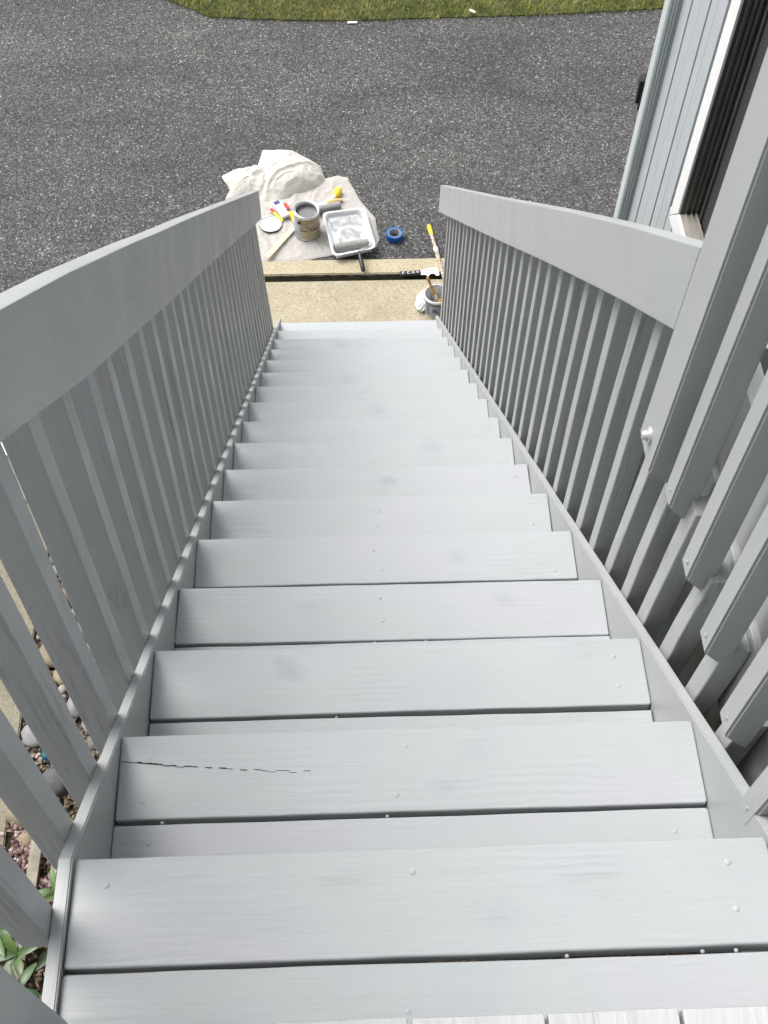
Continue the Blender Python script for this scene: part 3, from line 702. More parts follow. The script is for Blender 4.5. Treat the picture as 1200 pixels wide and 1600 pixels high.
for (y, z) in feet:
    add('screw_head', lathe_mesh('screw_head', [(0.0001, 0.0015), (0.0035, 0.0015), (0.0035, -.001)], 8), M['paint_rail'], dr, frame((W_ - 0.001, y + 0.02, H + z + 0.03), (0, 1, 0), (-1, 0, 0)))

# ------------------------------------------------------------------ bed beside the stairs: rocks, mulch, petals, slats, plant, stake
def rock_mesh(seed):
    bm = bmesh.new(); bmesh.ops.create_icosphere(bm, subdivisions=3, radius=1)
    for v in bm.verts:
        n = v.co.normalized(); d = 1 + 0.22 * noise.noise(n * 1.3 + Vector((seed * 5, 0, 0))) + 0.06 * noise.noise(n * 3.5 + Vector((0, seed * 3, 0)))
        v.co = n * d
    me = bpy.data.meshes.new('rock'); bm.to_mesh(me); bm.free(); me.shade_smooth(); me.materials.append(M['rock']); return me
rocks = [rock_mesh(s) for s in range(8)]
border = add('rock_border', None, None, None, T(-1.0, 2.2, 0), label='border of rounded river rocks between concrete walk and mulch bed', category='rock border')
placed = []
def put_rock(x, y, s, flat=.62, z=None):
    a = rs.uniform(0, 6.28)
    mw = T(x, y, (s * flat * .45 - .012) if z is None else z) @ Matrix.Rotation(a, 4, 'Z') @ Matrix.Diagonal((s, s * rs.uniform(.68, .92), s * flat, 1))
    add('rock', rs.choice(rocks), None, border, mw); placed.append((x, y, s))
for (x, y, s) in ((-1.155, 2.02, .075), (-1.02, 1.80, .095), (-1.17, 1.62, .075), (-1.06, 1.60, .055), (-1.0, 1.98, .07), (-0.98, 2.17, .07), (-1.14, 2.24, .06), (-1.13, 2.45, .085), (-1.06, 2.34, .06)):
    put_rock(x, y, s)
tries = 0
while len(placed) < 150 and tries < 6000:
    tries += 1
    x = rs.uniform(-1.19, -0.62); y = rs.uniform(1.5, 3.36); s = rs.choice((.035, .045, .055, .065, .08))
    if y < 1.72 and x > -1.0: continue
    if any((x - a) ** 2 + (y - b) ** 2 < (0.80 * (s + c)) ** 2 for a, b, c in placed): continue
    put_rock(x, y, s)
vs, fs = [], []
for i in range(6500):
    x = rs.uniform(-1.22, -0.15); y = rs.uniform(0.3, 3.36); L = rs.uniform(.006, .022); wd = L * rs.uniform(.25, .6); a = rs.uniform(0, 6.28); t = rs.uniform(-.5, .5); z = rs.uniform(-.008, .012); k = len(vs)
    ca, sa = math.cos(a), math.sin(a)
    for u, v in ((-1, -1), (1, -1), (1, 1), (-1, 1)): vs.append((x + ca * u * L - sa * v * wd, y + sa * u * L + ca * v * wd, z + u * L * t * .6))
    fs.append((k, k + 1, k + 2, k + 3))
add('bark_mulch', mesh('bark_mulch', vs, fs), M['chip'], None, None, kind='stuff')
vs, fs = [], []
for i in range(900):
    if i < 300: x = rs.gauss(-1.12, .05); y = rs.gauss(1.50, .07)
    elif i < 760: x = rs.gauss(-0.98, .06); y = rs.gauss(1.20, .10)
    else: x = rs.uniform(-1.2, -.6); y = rs.uniform(.6, 2.9)
    L = rs.uniform(.006, .017); a = rs.uniform(0, 6.28); z = rs.uniform(.004, .03); k = len(vs); ca, sa = math.cos(a), math.sin(a); b = rs.uniform(-.6, .6)
    for u, v, c in ((-1, 0, 0), (-.2, -.6, .3), (1, -.3, .1), (.8, .5, .35), (-.3, .6, .25)): vs.append((x + ca * u * L - sa * v * L, y + sa * u * L + ca * v * L, z + (c + u * b) * L))
    fs.append((k, k + 1, k + 2, k + 3, k + 4))
add('fallen_petals', mesh('fallen_petals', vs, fs), M['petal'], None, None, kind='stuff')
def slat(p0, p1, wd, z, lab):
    p0 = Vector((*p0, z)); p1 = Vector((*p1, z + .004)); d = p1 - p0
    o = add('wood_slat', beam_mesh('wood_slat', d.length, wd, 0.012, 0.002, 6, 0.002, seed=int(z * 999), k=1), M['oldwood'], None, frame(p0, d, (0, 0, 1)), label=lab, category='wood slat')
slat((-1.075, 1.565), (-1.095, 0.62), 0.052, 0.045, 'weathered grey wooden slat lying in the mulch under the leaves')
slat((-0.985, 1.50), (-0.99, 1.28), 0.03, 0.03, 'short weathered slat piece lying beside the petals')
# plant with leathery leaves
plant = thing('leafy_shrub', 'low shrub with long glossy leaves beside the foot of the stair side', 'shrub', (-1.0, 0.95, 0))
def leaf_mesh(seed):
    vs, fs = [], []; n = 8
    for i in range(n + 1):
        t = i / n; wd = 0.165 * math.sin(math.pi * min(1, t * .96 + .03)) ** .8; z = -0.28 * t * t + 0.02 * math.sin(seed + t * 3)
        vs += [(t, -wd, z + wd * .35), (t, 0, z), (t, wd, z + wd * .35)]
    for i in range(n):
        for j in range(2): fs.append((i * 3 + j, i * 3 + 3 + j, i * 3 + 4 + j, i * 3 + 1 + j))
    me = mesh('leaf', vs, fs, True); me.materials.append(M['leaf']); return me
leaves = [leaf_mesh(s) for s in range(3)]
for (cx, cy, cz) in ((-1.03, 0.93, .30), (-1.00, 0.78, .34), (-1.13, 1.02, .30), (-1.22, 1.15, .26), (-0.93, 1.22, .16), (-1.24, .92, .36), (-1.1, .72, .38), (-0.88, .98, .22), (-1.32, 1.3, .2), (-1.3, 1.08, .3)):
    base = Vector((-1.05 + (cx + 1.05) * .5, 0.86 + (cy - .86) * .5, 0))
    add('stem', tube_mesh('stem', [base, base.lerp(Vector((cx, cy, cz)), .55) + Vector((.01, .01, .02)), (cx, cy, cz)], .004, 6), M['stem'], plant)
    n = rs.randint(6, 8); a0 = rs.uniform(0, 6)
    for j in range(n):
        a = a0 + 6.283 * j / n + rs.uniform(-.3, .3); L = rs.uniform(.085, .135)
        mw = T(cx, cy, cz + rs.uniform(-.01, .01)) @ Matrix.Rotation(a, 4, 'Z') @ Matrix.Rotation(-rs.uniform(.1, .6), 4, 'Y') @ Matrix.Rotation(rs.uniform(-.4, .4), 4, 'X') @ Matrix.Diagonal((L, L, L, 1))
        add('leaf', rs.choice(leaves), None, plant, mw)
# garden stake: glass ball with iron sun rays
sb = Vector((-0.947, 1.725, 0.50)); sg = Vector((-0.872, 1.63, 0.0))
stake = thing('garden_stake', 'garden stake with blue-green glass ball and rusty sun rays above the rocks', 'garden stake', sg)
bm = bmesh.new(); bmesh.ops.create_uvsphere(bm, u_segments=24, v_segments=14, radius=.036); me = bpy.data.meshes.new('glass_ball'); bm.to_mesh(me); bm.free(); me.shade_smooth()
add('glass_ball', me, M['ball'], stake, T(*sb))
add('rod', tube_mesh('rod', [sg, sg.lerp(sb, .5) + Vector((.004, 0, 0)), sb - (sb - sg).normalized() * .036], .003, 8), M['rust'], stake)
view = (cam_o.matrix_world.translation - sb).normalized(); e1 = view.orthogonal().normalized(); e1 = (U - view * U.dot(view)).normalized(); e2 = view.cross(e1)
for j in range(13):
    a = 2 * math.pi * j / 13; pts = []
    for i in range(6):
        t = i / 5; r_ = .034 + t * .032; aa = a + .25 * math.sin(t * 3.1 + j)
        pts.append(sb + (e1 * math.cos(aa) + e2 * math.sin(aa)) * r_ - view * .006)
    add('ray', tube_mesh('ray', pts, .003, 5, radii=[.0055, .005, .0042, .0036, .0028, .0012]), M['rust'], stake)
# white plastic piece and white board on the walk
rings = [(0.0, .004), (.03, .018), (.06, .024), (.085, .021), (.10, .012)]
vs, fs = [], []
for i, (t, r_) in enumerate(rings):
    for j in range(6): a = R(60 * j + 10); vs.append((r_ * math.cos(a), -t + .05, .022 + r_ * .9 * math.sin(a)))
for i in range(4):
    for j in range(6): fs.append((i * 6 + j, i * 6 + (j + 1) % 6, (i + 1) * 6 + (j + 1) % 6, (i + 1) * 6 + j))
fs += [tuple(range(6)), tuple(24 + j for j in reversed(range(6)))]
add('plastic_piece', mesh('plastic_piece', vs, fs), M['white'], None, T(-1.425, 3.0, 0.006) @ Matrix.Rotation(.1, 4, 'Z'), label='small white faceted plastic piece lying on the concrete walk', category='plastic piece')
add('white_board', prism_mesh('white_board', [(-1.562, 3.661), (-1.341, 4.066), (-1.49, 4.15), (-1.69, 3.74)], 0.008, 0.026), M['card'], None, None, label='white board lying on the concrete, glimpsed between the left balusters', category='board')

# ------------------------------------------------------------------ drop cloths
def cloth(name, outline, hgt, mat, label, folds, seed, edge_h=0.006, n=150, rings=64, sharp=1.0):
    cx = sum(p[0] for p in outline) / len(outline); cy = sum(p[1] for p in outline) / len(outline)
    m = len(outline); per = [0]
    for i in range(m): a, b = outline[i], outline[(i + 1) % m]; per.append(per[-1] + math.hypot(a[0] - b[0], a[1] - b[1]))
    def bp(t):
        d = t * per[-1]
        for i in range(m):
            if d <= per[i + 1]:
                f = (d - per[i]) / (per[i + 1] - per[i]); a, b = outline[i], outline[(i + 1) % m]; return a[0] + (b[0] - a[0]) * f, a[1] + (b[1] - a[1]) * f
        return outline[0]
    vs, fs = [], []
    for j in range(n):
        bx, by = bp(j / n); q = 1 + .02 * noise.noise((bx * 14, by * 14, seed)) + .008 * noise.noise((bx * 50, by * 50, seed)); bx = cx + (bx - cx) * q; by = cy + (by - cy) * q
        for i in range(rings + 1):
            t = i / rings; x = cx + (bx - cx) * t; y = cy + (by - cy) * t
            z = folds(x, y, t) if t < 1 else 0
            f = 1 - t ** (7 if hgt > .05 else 26)
            # soft drapery: ridged noise in a warped domain
            wx = x + .05 * noise.noise((x * 5, y * 5, seed)); wy = y + .05 * noise.noise((x * 5, y * 5, seed + 9))
            r1 = 1 - abs(noise.noise((wx * 6 * sharp, wy * 4.2 * sharp, seed + 1))) * 2.2; r2 = 1 - abs(noise.noise((wx * 13 * sharp, wy * 9 * sharp, seed + 2))) * 2.4
            if hgt > .09:
                u, v_ = x * .83 + y * .55 + .10 * noise.noise((x * 3, y * 3, seed)), -x * .55 + y * .83 + .10 * noise.noise((x * 3, y * 3, seed + 4))
                r1 = 1 - abs(noise.noise((u * 2.6, v_ * 8.5, seed + 1))) * 3.0; r2 = 1 - abs(noise.noise((u * 5.5 + 3, v_ * 17, seed + 2))) * 3.0
            wr = max(r1, 0) ** 2.2 * .6 + max(r2, 0) ** 2.2 * .28 + .25 * noise.noise((wx * 26, wy * 26, seed))
            z = f * (z + hgt * (.17 if hgt < .09 else .26) * wr + .0035 * noise.noise((x * 40, y * 40, seed))) + edge_h * (1 - t ** 40)
            vs.append((x, y, max(z, 0.0005) + 0.0005))
    for j in range(n):
        j2 = (j + 1) % n
        for i in range(rings): fs.append((j * (rings + 1) + i, j * (rings + 1) + i + 1, j2 * (rings + 1) + i + 1, j2 * (rings + 1) + i))
    me = mesh(name, vs, fs, True)
    bm = bmesh.new(); bm.from_mesh(me); bmesh.ops.remove_doubles(bm, verts=bm.verts, dist=1e-5); bmesh.ops.recalc_face_normals(bm, faces=bm.faces)
    if sum(f.normal.z for f in bm.faces) < 0: bmesh.ops.reverse_faces(bm, faces=bm.faces)
    bm.to_mesh(me); bm.free(); me.shade_smooth()
    return add(name, me, mat, None, None, label=label, category='drop cloth')
flat_o = [(-0.36, 5.90), (-0.10, 5.93), (0.18, 5.98), (0.36, 6.04), (0.425, 6.02), (0.455, 5.94), (0.51, 5.78), (0.60, 5.62), (0.625, 5.42), (0.60, 5.34), (0.40, 5.30), (0.28, 5.265), (0.12, 5.222), (-0.14, 5.222), (-0.30, 5.26), (-0.40, 5.5)]
cloth('drop_cloth', flat_o, 0.075, M['canvas'], 'spread canvas drop cloth lying flat under the paint can and tray', lambda x, y, t: 0.004, 3.1, n=260, rings=120)
pile_o = [(-0.16, 6.30), (0.04, 6.30), (0.15, 6.22), (0.25, 6.13), (0.275, 5.99), (0.24, 5.91), (0.13, 5.865), (0.00, 5.80), (-0.14, 5.76), (-0.24, 5.82), (-0.40, 5.80), (-0.37, 5.90), (-0.43, 6.04), (-0.34, 6.09), (-0.19, 6.13)]
def pile_h(x, y, t):
    a = math.exp(-(((x - .05) / .21) ** 2 + ((y - 6.0) / .17) ** 2) ** 1.6) * .085
    b = math.exp(-(((x + .25) / .17) ** 2 + ((y - 5.96) / .13) ** 2) ** 1.6) * .055
    c = math.exp(-(((x + .03) / .12) ** 2 + ((y - 6.2) / .08) ** 2) ** 1.4) * .035
    return max(a, b, c) + .35 * (a + b + c - max(a, b, c)) + .012
pile = cloth('drop_cloth', pile_o, 0.10, M['canvas2'], 'bunched cream drop cloth heaped behind the paint can', pile_h, 7.7, n=220, rings=90, sharp=0.8)
pile.location.z = 0.004
CZ = 0.018       # top of the flat cloth

# ------------------------------------------------------------------ lettering bent round a can
def text_mesh(s, size, ext=0.0):
    cu = bpy.data.curves.new('lettering', 'FONT'); cu.body = s; cu.size = size; cu.extrude = ext; cu.align_x = 'LEFT'
    o = bpy.data.objects.new('tmp', cu); COL.objects.link(o); dg = bpy.context.evaluated_depsgraph_get(); me = bpy.data.meshes.new_from_object(o.evaluated_get(dg)); bpy.data.objects.remove(o); return me
def bend(me, Rr, th0, z0, slant=0.0):
    for v in me.vertices:
        x, y = v.co.x, v.co.y; th = th0 + x / Rr; v.co = (math.cos(th) * Rr, math.sin(th) * Rr, z0 + y + slant * x)
    return me
def patch(name, Rr, a0, a1, z0, z1, mat, parent, mw, n=16):
    vs, fs = [], []
    for i in range(n + 1):
        a = a0 + (a1 - a0) * i / n
        for z in (z0, z1): vs.append((Rr * math.cos(a), Rr * math.sin(a), z))
    for i in range(n): fs.append((2 * i, 2 * i + 2, 2 * i + 3, 2 * i + 1))
    return add(name, mesh(name, vs, fs, True), mat, parent, mw)

# ------------------------------------------------------------------ open paint can
cc = Vector((0.153, 5.475, CZ)); can = thing('paint_can', 'open gallon paint can with tan label and grey paint, on the drop cloth', 'paint can', cc)
mw = T(*cc)
Rc, Hc = 0.083, 0.190
add('body', lathe_mesh('body', [(0.0001, 0.002), (Rc - .003, 0.002), (Rc, 0.0), (Rc + .0015, .003), (Rc, .007), (Rc, Hc - .012), (Rc + .002, Hc - .008), (Rc + .002, Hc), (Rc - .001, Hc + .003), (Rc - .006, Hc + .001), (Rc - .008, Hc - .006), (Rc - .013, Hc - .004), (Rc - .014, Hc - .012), (Rc - .004, Hc - .02), (Rc - .003, 0.02), (0.0001, 0.018)], 56), M['steel'], can, mw)
add('paint', lathe_mesh('paint', [(0.0001, Hc - .034), (Rc - .0035, Hc - .034), (Rc - .0035, Hc - .05)], 48), M['wet'], can, mw)
fa = math.atan2(-0.2 - cc.y, 0.373 - cc.x)                          # direction towards the stair head
add('label', lathe_mesh('label', [(Rc + .0006, .012), (Rc + .0006, Hc - .016)], 56), M['tan'], can, mw)
patch('label_panel', Rc + .0010, fa - R(125), fa - R(32), .012, Hc - .016, M['glabel'], can, mw)
patch('label_band', Rc + .0012, fa - R(31), fa + R(120), .012, .075, M['tan2'], can, mw)
patch('label_band', Rc + .0014, fa - R(31), fa + R(120), .076, .086, M['brown'], can, mw)
for k, (z, a, b) in enumerate(((.030, -80, -45), (.038, -76, -42), (.052, -80, -50), (.060, -74, -46))):
    patch('label_print', Rc + .0015, fa + R(a), fa + R(b), z, z + .003, M['dtext'], can, mw)
me = text_mesh('ROY', 0.040); bend(me, Rc + .0016, fa + R(6), .118, .0); add('lettering', me, M['ltext'], can, mw)
me = text_mesh('AL', 0.030); bend(me, Rc + .0016, fa + R(40), .090, .0); add('lettering', me, M['ltext'], can, mw)
patch('label_print', Rc + .0016, fa + R(38), fa + R(60), .045, .052, M['dtext'], can, mw)
ed = Vector((math.cos(fa - R(36)), math.sin(fa - R(36)), 0))
add('ear', lathe_mesh('ear', [(0.0001, .006), (.012, .005), (.014, .001), (.014, -.002)], 16), M['black'], can, frame(cc + ed * (Rc + .002) + Vector((0, 0, Hc - .045)), (0, 0, 1), ed))
pts = []
for i in range(25):
    t = i / 24; a = fa - R(36) + R(160) * t; sag = math.sin(math.pi * t)
    pts.append(cc + Vector((math.cos(a), math.sin(a), 0)) * (Rc + .005 + .004 * sag) + Vector((0, 0, Hc - .045 - .075 * sag)))
add('wire_handle', tube_mesh('wire_handle', pts, .0016, 6), M['steel'], can)
# lid
lid = thing('can_lid', 'round paint can lid lying white side up left of the can', 'can lid', (-0.088, 5.545, CZ))
mw = T(-0.088, 5.545, CZ + .002)
add('lid_ring', lathe_mesh('lid_ring', [(.066, .004), (.069, .008), (.073, .008), (.076, .004), (.0755, 0), (.066, 0)], 48, True), M['dark'], lid, mw)
add('lid_plate', lathe_mesh('lid_plate', [(0.0001, .0035), (.066, .0045), (.072, .0095), (.0735, .0095)], 48), M['card'], lid, mw)
# stir stick
p0, p1 = Vector((0.062, 5.505, CZ + .010)), Vector((-0.108, 5.225, CZ + .022))
add('stir_stick', beam_mesh('stir_stick', (p1 - p0).length, .036, .004, .0012, 4, .0005, k=1), M['wood'], None, frame(p0, p1 - p0, (0, 0, 1)), label='flat pale wooden stir stick lying in front of the can', category='stir stick')
# loose roller cover
def roller_cover(name, a, b, r_, label, parent=None):
    a, b = Vector(a), Vector(b); L = (b - a).length
    me = lathe_mesh(name, [(.017, 0), (r_ - .003, 0), (r_, .004), (r_, L - .004), (r_ - .003, L), (.017, L), (.017, L - .03), (.0001, L - .03)], 28)
    for v in me.vertices:
        rr = math.hypot(v.co.x, v.co.y)
        if rr > r_ - .001: f = 1 + .03 * noise.noise((v.co.x * 90, v.co.y * 90, v.co.z * 90)); v.co.x *= f; v.co.y *= f
    d = b - a
    mwx = frame(a, d.orthogonal(), d)
    tg = dict(label=label, category='roller cover') if label else {}
    return add(name, me, M['nap'], parent, mwx, **tg)
roller_cover('roller_cover', (0.150, 5.63, CZ + .030), (0.372, 5.695, CZ + .030), .027, 'grey paint-soaked roller cover lying behind the can and tray')
# brush package (white card, yellow-handled brush)
bp_ = thing('brush_package', 'yellow-tipped paint brush on an open package beyond the roller cover', 'paint brush', (0.30, 5.750, CZ))
add('package_card', box_mesh('package_card', -.045, .03, -.03, .03, 0, .012, .003), M['card'], bp_, T(.262, 5.705, CZ + .012) @ Matrix.Rotation(.45, 4, 'Z'))
add('logo', lathe_mesh('logo', [(0.0001, .0005), (.012, .0005), (.012, -.002)], 16), M['blueprint'], bp_, T(.238, 5.698, CZ + .0121))
add('handle', tube_mesh('handle', [(.28, 5.725, CZ + .013), (.31, 5.740, CZ + .0132), (.35, 5.755, CZ + .013), (.385, 5.760, CZ + .0128)], .01, 8, radii=[.019, .022, .016, .011]), M['orange'], bp_)
add('ferrule', tube_mesh('ferrule', [(.285, 5.750, CZ + .012), (.32, 5.780, CZ + .0122), (.338, 5.800, CZ + .0124)], .01, 8, radii=[.013, .015, .015]), M['card'], bp_)
add('bristle', tube_mesh('bristle', [(.335, 5.795, CZ + .0122), (.355, 5.830, CZ + .0126), (.362, 5.860, CZ + .0122)], .02, 10, radii=[.018, .030, .026]), M['yellow'], bp_)
# packet left of the can
pk = thing('supply_packet', 'white packet with navy logo over red and yellow wrappers left of the can', 'packet', (-0.03, 5.66, CZ))
mwp = T(-0.02, 5.665, CZ + .02) @ Matrix.Rotation(R(-63), 4, 'Z') @ Matrix.Rotation(.06, 4, 'X')
add('packet_body', box_mesh('packet_body', -.085, .075, -.028, .028, -.010, .014, .006), M['card'], pk, mwp)
add('logo', box_mesh('logo', -.078, -.045, -.020, .020, .0135, .0155), M['blueprint'], pk, mwp)
add('wrapper', box_mesh('wrapper', -.075, .06, -.02, -.003, -.003, .003, .001), M['yellow'], pk, T(-0.035, 5.625, CZ + .010) @ Matrix.Rotation(R(-56), 4, 'Z'))
add('wrapper', box_mesh('wrapper', -.08, -.045, -.022, .0, .0035, .0055, .001), M['red'], pk, T(-0.035, 5.625, CZ + .010) @ Matrix.Rotation(R(-56), 4, 'Z'))
add('wrapper', box_mesh('wrapper', -.03, .075, -.014, .014, -.002, .004, .001), M['yellow'], pk, T(0.048, 5.63, CZ + .012) @ Matrix.Rotation(R(-70), 4, 'Z'))
add('wrapper', box_mesh('wrapper', -.09, -.032, -.010, .012, .001, .005, .001), M['red'], pk, T(0.040, 5.65, CZ + .012) @ Matrix.Rotation(R(-66), 4, 'Z'))

# ------------------------------------------------------------------ paint tray with roller
tl, tr_, brr, bl = Vector((0.250, 5.595, 0)), Vector((0.530, 5.640, 0)), Vector((0.598, 5.262, 0)), Vector((0.320, 5.190, 0))
tray = thing('paint_tray', 'white plastic roller tray wet with grey paint, near the kerb', 'paint tray', ((tl + brr) / 2))
def quad_ring(ins, z_far, z_near, nc=6, rad=.045):
    c = (tl + tr_ + brr + bl) / 4; C = [tl, tr_, brr, bl]; P = []
    for i in range(4):
        p = C[i]; a = (C[i - 1] - p).normalized(); b = (C[(i + 1) % 4] - p).normalized(); q = p + (a + b) * ins; r_ = max(rad - ins * .3, .012)
        for k in range(nc + 1):
            t = k / nc; s0 = q + a * r_ * (1 - t) ** 2 + b * r_ * t ** 2; P.append(s0)
    out = []
    for p in P:
        f = min(1, max(0, ((tl + tr_) / 2 - p).dot(((tl + tr_) / 2 - (bl + brr) / 2).normalized()) / .39)); out.append(Vector((p.x, p.y, z_far + (z_near - z_far) * f)))
    return out
def fdist(p): return ((tl + tr_) / 2 - p).dot(((tl + tr_) / 2 - (bl + brr) / 2).normalized()) / .39
rings = [quad_ring(.006, CZ + .046, CZ + .046), quad_ring(0, CZ + .050, CZ + .050), quad_ring(-.001, CZ + .057, CZ + .057), quad_ring(.006, CZ + .060, CZ + .060), quad_ring(.013, CZ + .058, CZ + .058), quad_ring(.018, CZ + .050, CZ + .048), quad_ring(.026, CZ + .034, CZ + .008), quad_ring(.038, CZ + .030, CZ + .003), quad_ring(.07, CZ + .030, CZ + .003)]
n = len(rings[0]); vs = [p for r_ in rings for p in r_]; fs = []
for v in vs[6 * n:]:
    f = fdist(v); v.z = CZ + (.034 - .026 * min(1, f / .62)) if f < .62 else CZ + .006
for i in range(len(rings) - 1):
    for j in range(n): fs.append((i * n + j, (i + 1) * n + j, (i + 1) * n + (j + 1) % n, i * n + (j + 1) % n))
me = mesh('tray_body', vs, fs); bm = bmesh.new(); bm.from_mesh(me); bmesh.ops.recalc_face_normals(bm, faces=bm.faces); bm.to_mesh(me); bm.free(); smooth_angle(me, 50)
add('tray_body', me, M['tray'], tray)
def tray_grid(ins, dz, nu=16, nv=22, wob=0.0):
    c = [tl + ((tr_ - tl).normalized() + (bl - tl).normalized()) * ins, tr_ + ((tl - tr_).normalized() + (brr - tr_).normalized()) * ins, brr + ((tr_ - brr).normalized() + (bl - brr).normalized()) * ins, bl + ((brr - bl).normalized() + (tl - bl).normalized()) * ins]
    vs, fs = [], []
    for j in range(nv + 1):
        for i in range(nu + 1):
            p = c[0].lerp(c[1], i / nu).lerp(c[3].lerp(c[2], i / nu), j / nv); f = fdist(p)
            vs.append((p.x, p.y, CZ + .008 + max(0.0, .034 - .026 * f / .62 - .008) + dz + wob * noise.noise((p.x * 30, p.y * 30, 2))))
    for j in range(nv):
        for i in range(nu): k = j * (nu + 1) + i; fs.append((k, k + nu + 1, k + nu + 2, k + 1))
    return mesh('grid', vs, fs, True)
add('tray_floor', tray_grid(.026, 0.0), M['tray'], tray)
add('paint_film', tray_grid(.036, 0.0022, wob=.0012), M['traypaint'], tray)
rol = thing('paint_roller', 'paint roller with black grip resting in the tray', 'paint roller', (0.45, 5.36, CZ + .03))
roller_cover('nap_cover', (0.330, 5.277, CZ + .047), (0.548, 5.323, CZ + .047), .026, None, rol)
add('wire_frame', tube_mesh('wire_frame', [(0.548, 5.323, CZ + .047), (0.572, 5.327, CZ + .048), (0.580, 5.310, CZ + .05), (0.560, 5.275, CZ + .062), (0.500, 5.240, CZ + .070), (0.484, 5.215, CZ + .072), (0.484, 5.200, CZ + .070)], .004, 8), M['steel'], rol)
add('grip', tube_mesh('grip', [(0.483, 5.213, CZ + .072), (0.488, 5.195, CZ + .070), (0.494, 5.160, CZ + .062), (0.503, 5.115, CZ + .046), (0.508, 5.090, CZ + .036), (0.510, 5.080, CZ + .032)], .013, 12, radii=[.008, .011, .0135, .0145, .014, .010]), M['black'], rol)

# ------------------------------------------------------------------ blue tape, pole, scraper
tp = thing('tape_roll', 'roll of blue masking tape lying flat on the asphalt', 'tape roll', (0.722, 5.432, 0))
add('tape', lathe_mesh('tape', [(.040, 0), (.054, 0), (.056, .002), (.056, .045), (.054, .047), (.040, .047)], 40, True), M['tape'], tp, T(.722, 5.432, -.003))
add('core', lathe_mesh('core', [(.037, .001), (.0398, .001), (.0398, .046), (.037, .046)], 40, True), M['glabel'], tp, T(.722, 5.432, -.003))
pole = thing('extension_pole', 'paint-spattered extension pole with yellow tip lying across the kerb', 'pole', (0.99, 5.2, .02))
a, b = Vector((0.952, 5.53, .012)), Vector((1.055, 4.80, .036))
L = (b - a)
add('shaft', tube_mesh('shaft', [a.lerp(b, t) for t in (.13, .3, .32, .6, .62, 1)], .013, 12, radii=[.012, .012, .0135, .0135, .0125, .0125]), M['pole'], pole)
add('tip', tube_mesh('tip', [a, a.lerp(b, .02), a.lerp(b, .13)], .015, 12, radii=[.010, .015, .0145]), M['yellow'], pole)
add('collar', tube_mesh('collar', [a.lerp(b, .30), a.lerp(b, .35)], .016, 12), M['card'], pole)
sc = thing('scraper', 'multi-tool scraper with black handle and notched white blade by the kerb joint', 'scraper', (0.88, 5.085, .01))
mws = T(0.905, 5.085, .026) @ Matrix.Rotation(R(4), 4, 'Z')
blade = [(-.035, -.018), (.0, -.022), (.012, -.034)] + [(.012 + .030 + .022 * math.cos(R(a)), -.036 + .022 * math.sin(R(a))) for a in range(170, 9, -20)] + [(.070, -.036), (.086, -.032), (.080, .034), (.030, .036), (.0, .026), (-.035, .014)]
add('blade', prism_mesh('blade', blade, 0, .003), M['card'], sc, mws)
for (x, y) in ((.055, .012), (.022, .018), (.0, .012)): add('rivet', lathe_mesh('rivet', [(0.0001, .001), (.0055, .001), (.0055, -.001)], 10), M['dtext'], sc, mws @ T(x, y, .003))
add('handle', box_mesh('handle', -.165, -.030, -.017, .017, -.008, .012, .006), M['black'], sc, mws)
for i, s in enumerate(('F', 'C', 'X', 'V')):
    me = text_mesh(s, .030); add('lettering', me, M['card'], sc, mws @ T(-.150 + i * .030, -.011, .0126))

# ------------------------------------------------------------------ work bucket with brushes and rag
bc = Vector((0.955, 4.775, .006)); bk = thing('paint_pail', 'small grey-labelled paint pail with two brushes beside the lowest step', 'pail', bc)
mw = T(*bc); Rb, Hb = 0.078, 0.150
add('body', lathe_mesh('body', [(0.0001, 0), (Rb - .008, 0), (Rb - .006, .003), (Rb, Hb - .02), (Rb, Hb - .014), (Rb + .004, Hb - .012), (Rb + .004, Hb - .006), (Rb + .001, Hb - .004), (Rb + .002, Hb), (Rb - .002, Hb + .001), (Rb - .004, Hb - .004), (Rb - .010, .02), (0.0001, .018)], 48), M['card'], bk, mw)
add('label', lathe_mesh('label', [(Rb - .0052, .010), (Rb + .0003, Hb - .022)], 48), M['glabel'], bk, mw)
add('inner_paint', lathe_mesh('inner_paint', [(Rb - .0045, Hb - .018), (Rb - .0095, .03), (0.0001, .03)], 40), M['wet'] if False else plain('drying_grey_paint', (0.30, 0.30, 0.30), .5, var=.2), bk, mw)
fb = math.atan2(-0.2 - bc.y, 0.373 - bc.x)
def rr_at(z): return Rb - .0052 + (.0055) * (z - .01) / (Hb - .032) + .0008
for k in range(8):
    z = .024 + k * .013; patch('label_print', rr_at(z), fb - R(52 + (k % 3) * 3), fb - R(34 - (k % 2) * 4), z, z + .006, M['dtext'], bk, mw, 6)
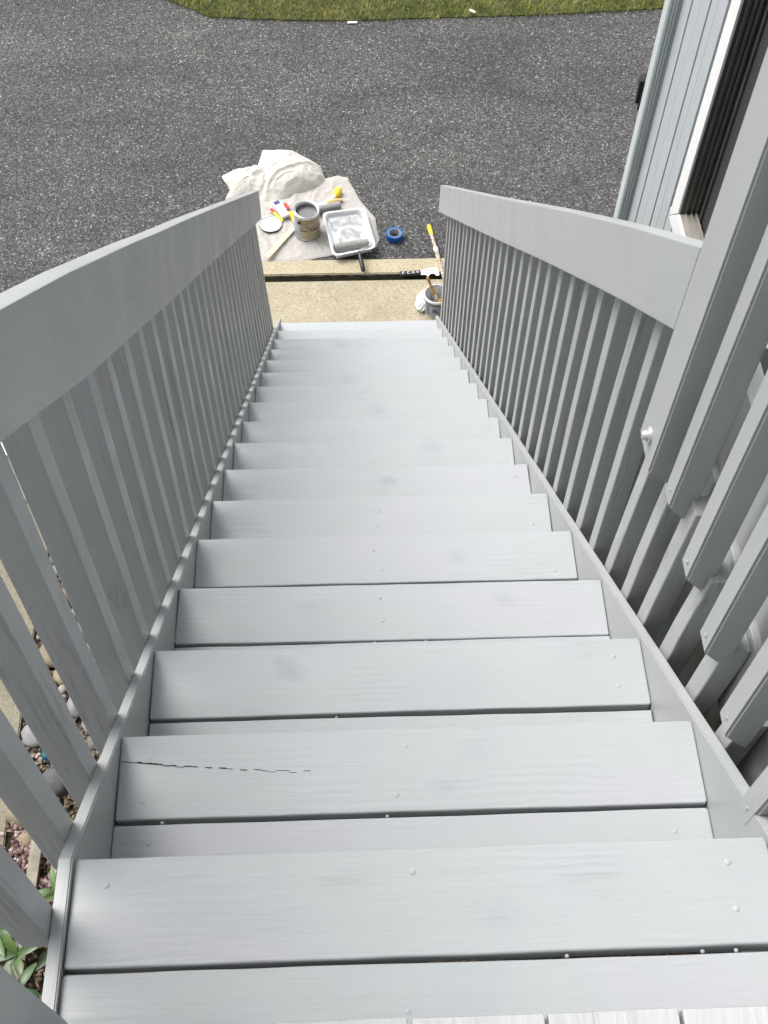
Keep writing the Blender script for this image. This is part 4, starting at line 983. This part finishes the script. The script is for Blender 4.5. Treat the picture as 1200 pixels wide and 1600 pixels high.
patch('label_square', rr_at(.075), fb - R(16), fb + R(6), .058, .088, M['blabel'], bk, mw, 8)
patch('label_print', rr_at(.095), fb + R(18), fb + R(46), .088, .108, M['dtext'], bk, mw, 8)
patch('label_print', rr_at(.08), fb + R(24), fb + R(36), .072, .088, M['dtext'], bk, mw, 8)
patch('label_print', rr_at(.05), fb + R(8), fb + R(30), .050, .057, M['dtext'], bk, mw, 8)
patch('label_print', rr_at(.12), fb - R(30), fb + R(60), .114, .124, M['dtext'], bk, mw, 12)
def brush(base, tip, lab, gr):
    base, tip = Vector(base), Vector(tip); b = thing('paint_brush', lab, 'paint brush', base, gr); d = tip - base
    add('handle', tube_mesh('handle', [base + d * t for t in (.30, .38, .5, .7, .9, .98, 1.0)], .01, 10, radii=[.012, .013, .009, .0075, .0105, .009, .004]), M['handle'], b)
    add('ferrule', tube_mesh('ferrule', [base + d * .16, base + d * .31], .014, 10), M['steel'], b)
    add('bristle', tube_mesh('bristle', [base, base + d * .08, base + d * .17], .017, 10, radii=[.019, .018, .014]), M['bristle'], b)
brush((bc.x + .005, bc.y + .005, .075), (bc.x - .062, bc.y + .055, .245), 'wood-handled brush leaning against the left rim of the pail', 'brushes in the pail')
brush((bc.x + .002, bc.y - .03, .052), (bc.x + .048, bc.y - .008, .200), 'wood-handled brush standing right of centre in the pail', 'brushes in the pail')
# rag
bm = bmesh.new(); bmesh.ops.create_icosphere(bm, subdivisions=5, radius=1)
for v in bm.verts:
    n_ = v.co.normalized(); r1 = 1 - 1.8 * abs(noise.noise(n_ * 2.2 + Vector((3, 1, 0)))); r2 = 1 - 2 * abs(noise.noise(n_ * 5 + Vector((0, 4, 2))))
    s = .78 + .28 * r1 + .12 * r2; v.co = Vector((n_.x * .042 * s, n_.y * .078 * s, max(n_.z * .045 * s, -.019)))
me = bpy.data.meshes.new('rag'); bm.to_mesh(me); bm.free(); me.shade_smooth()
add('rag', me, M['rag'], None, T(0.876, 4.835, .026) @ Matrix.Rotation(R(-12), 4, 'Z'), label='crumpled white rag lying against the left of the pail', category='rag')
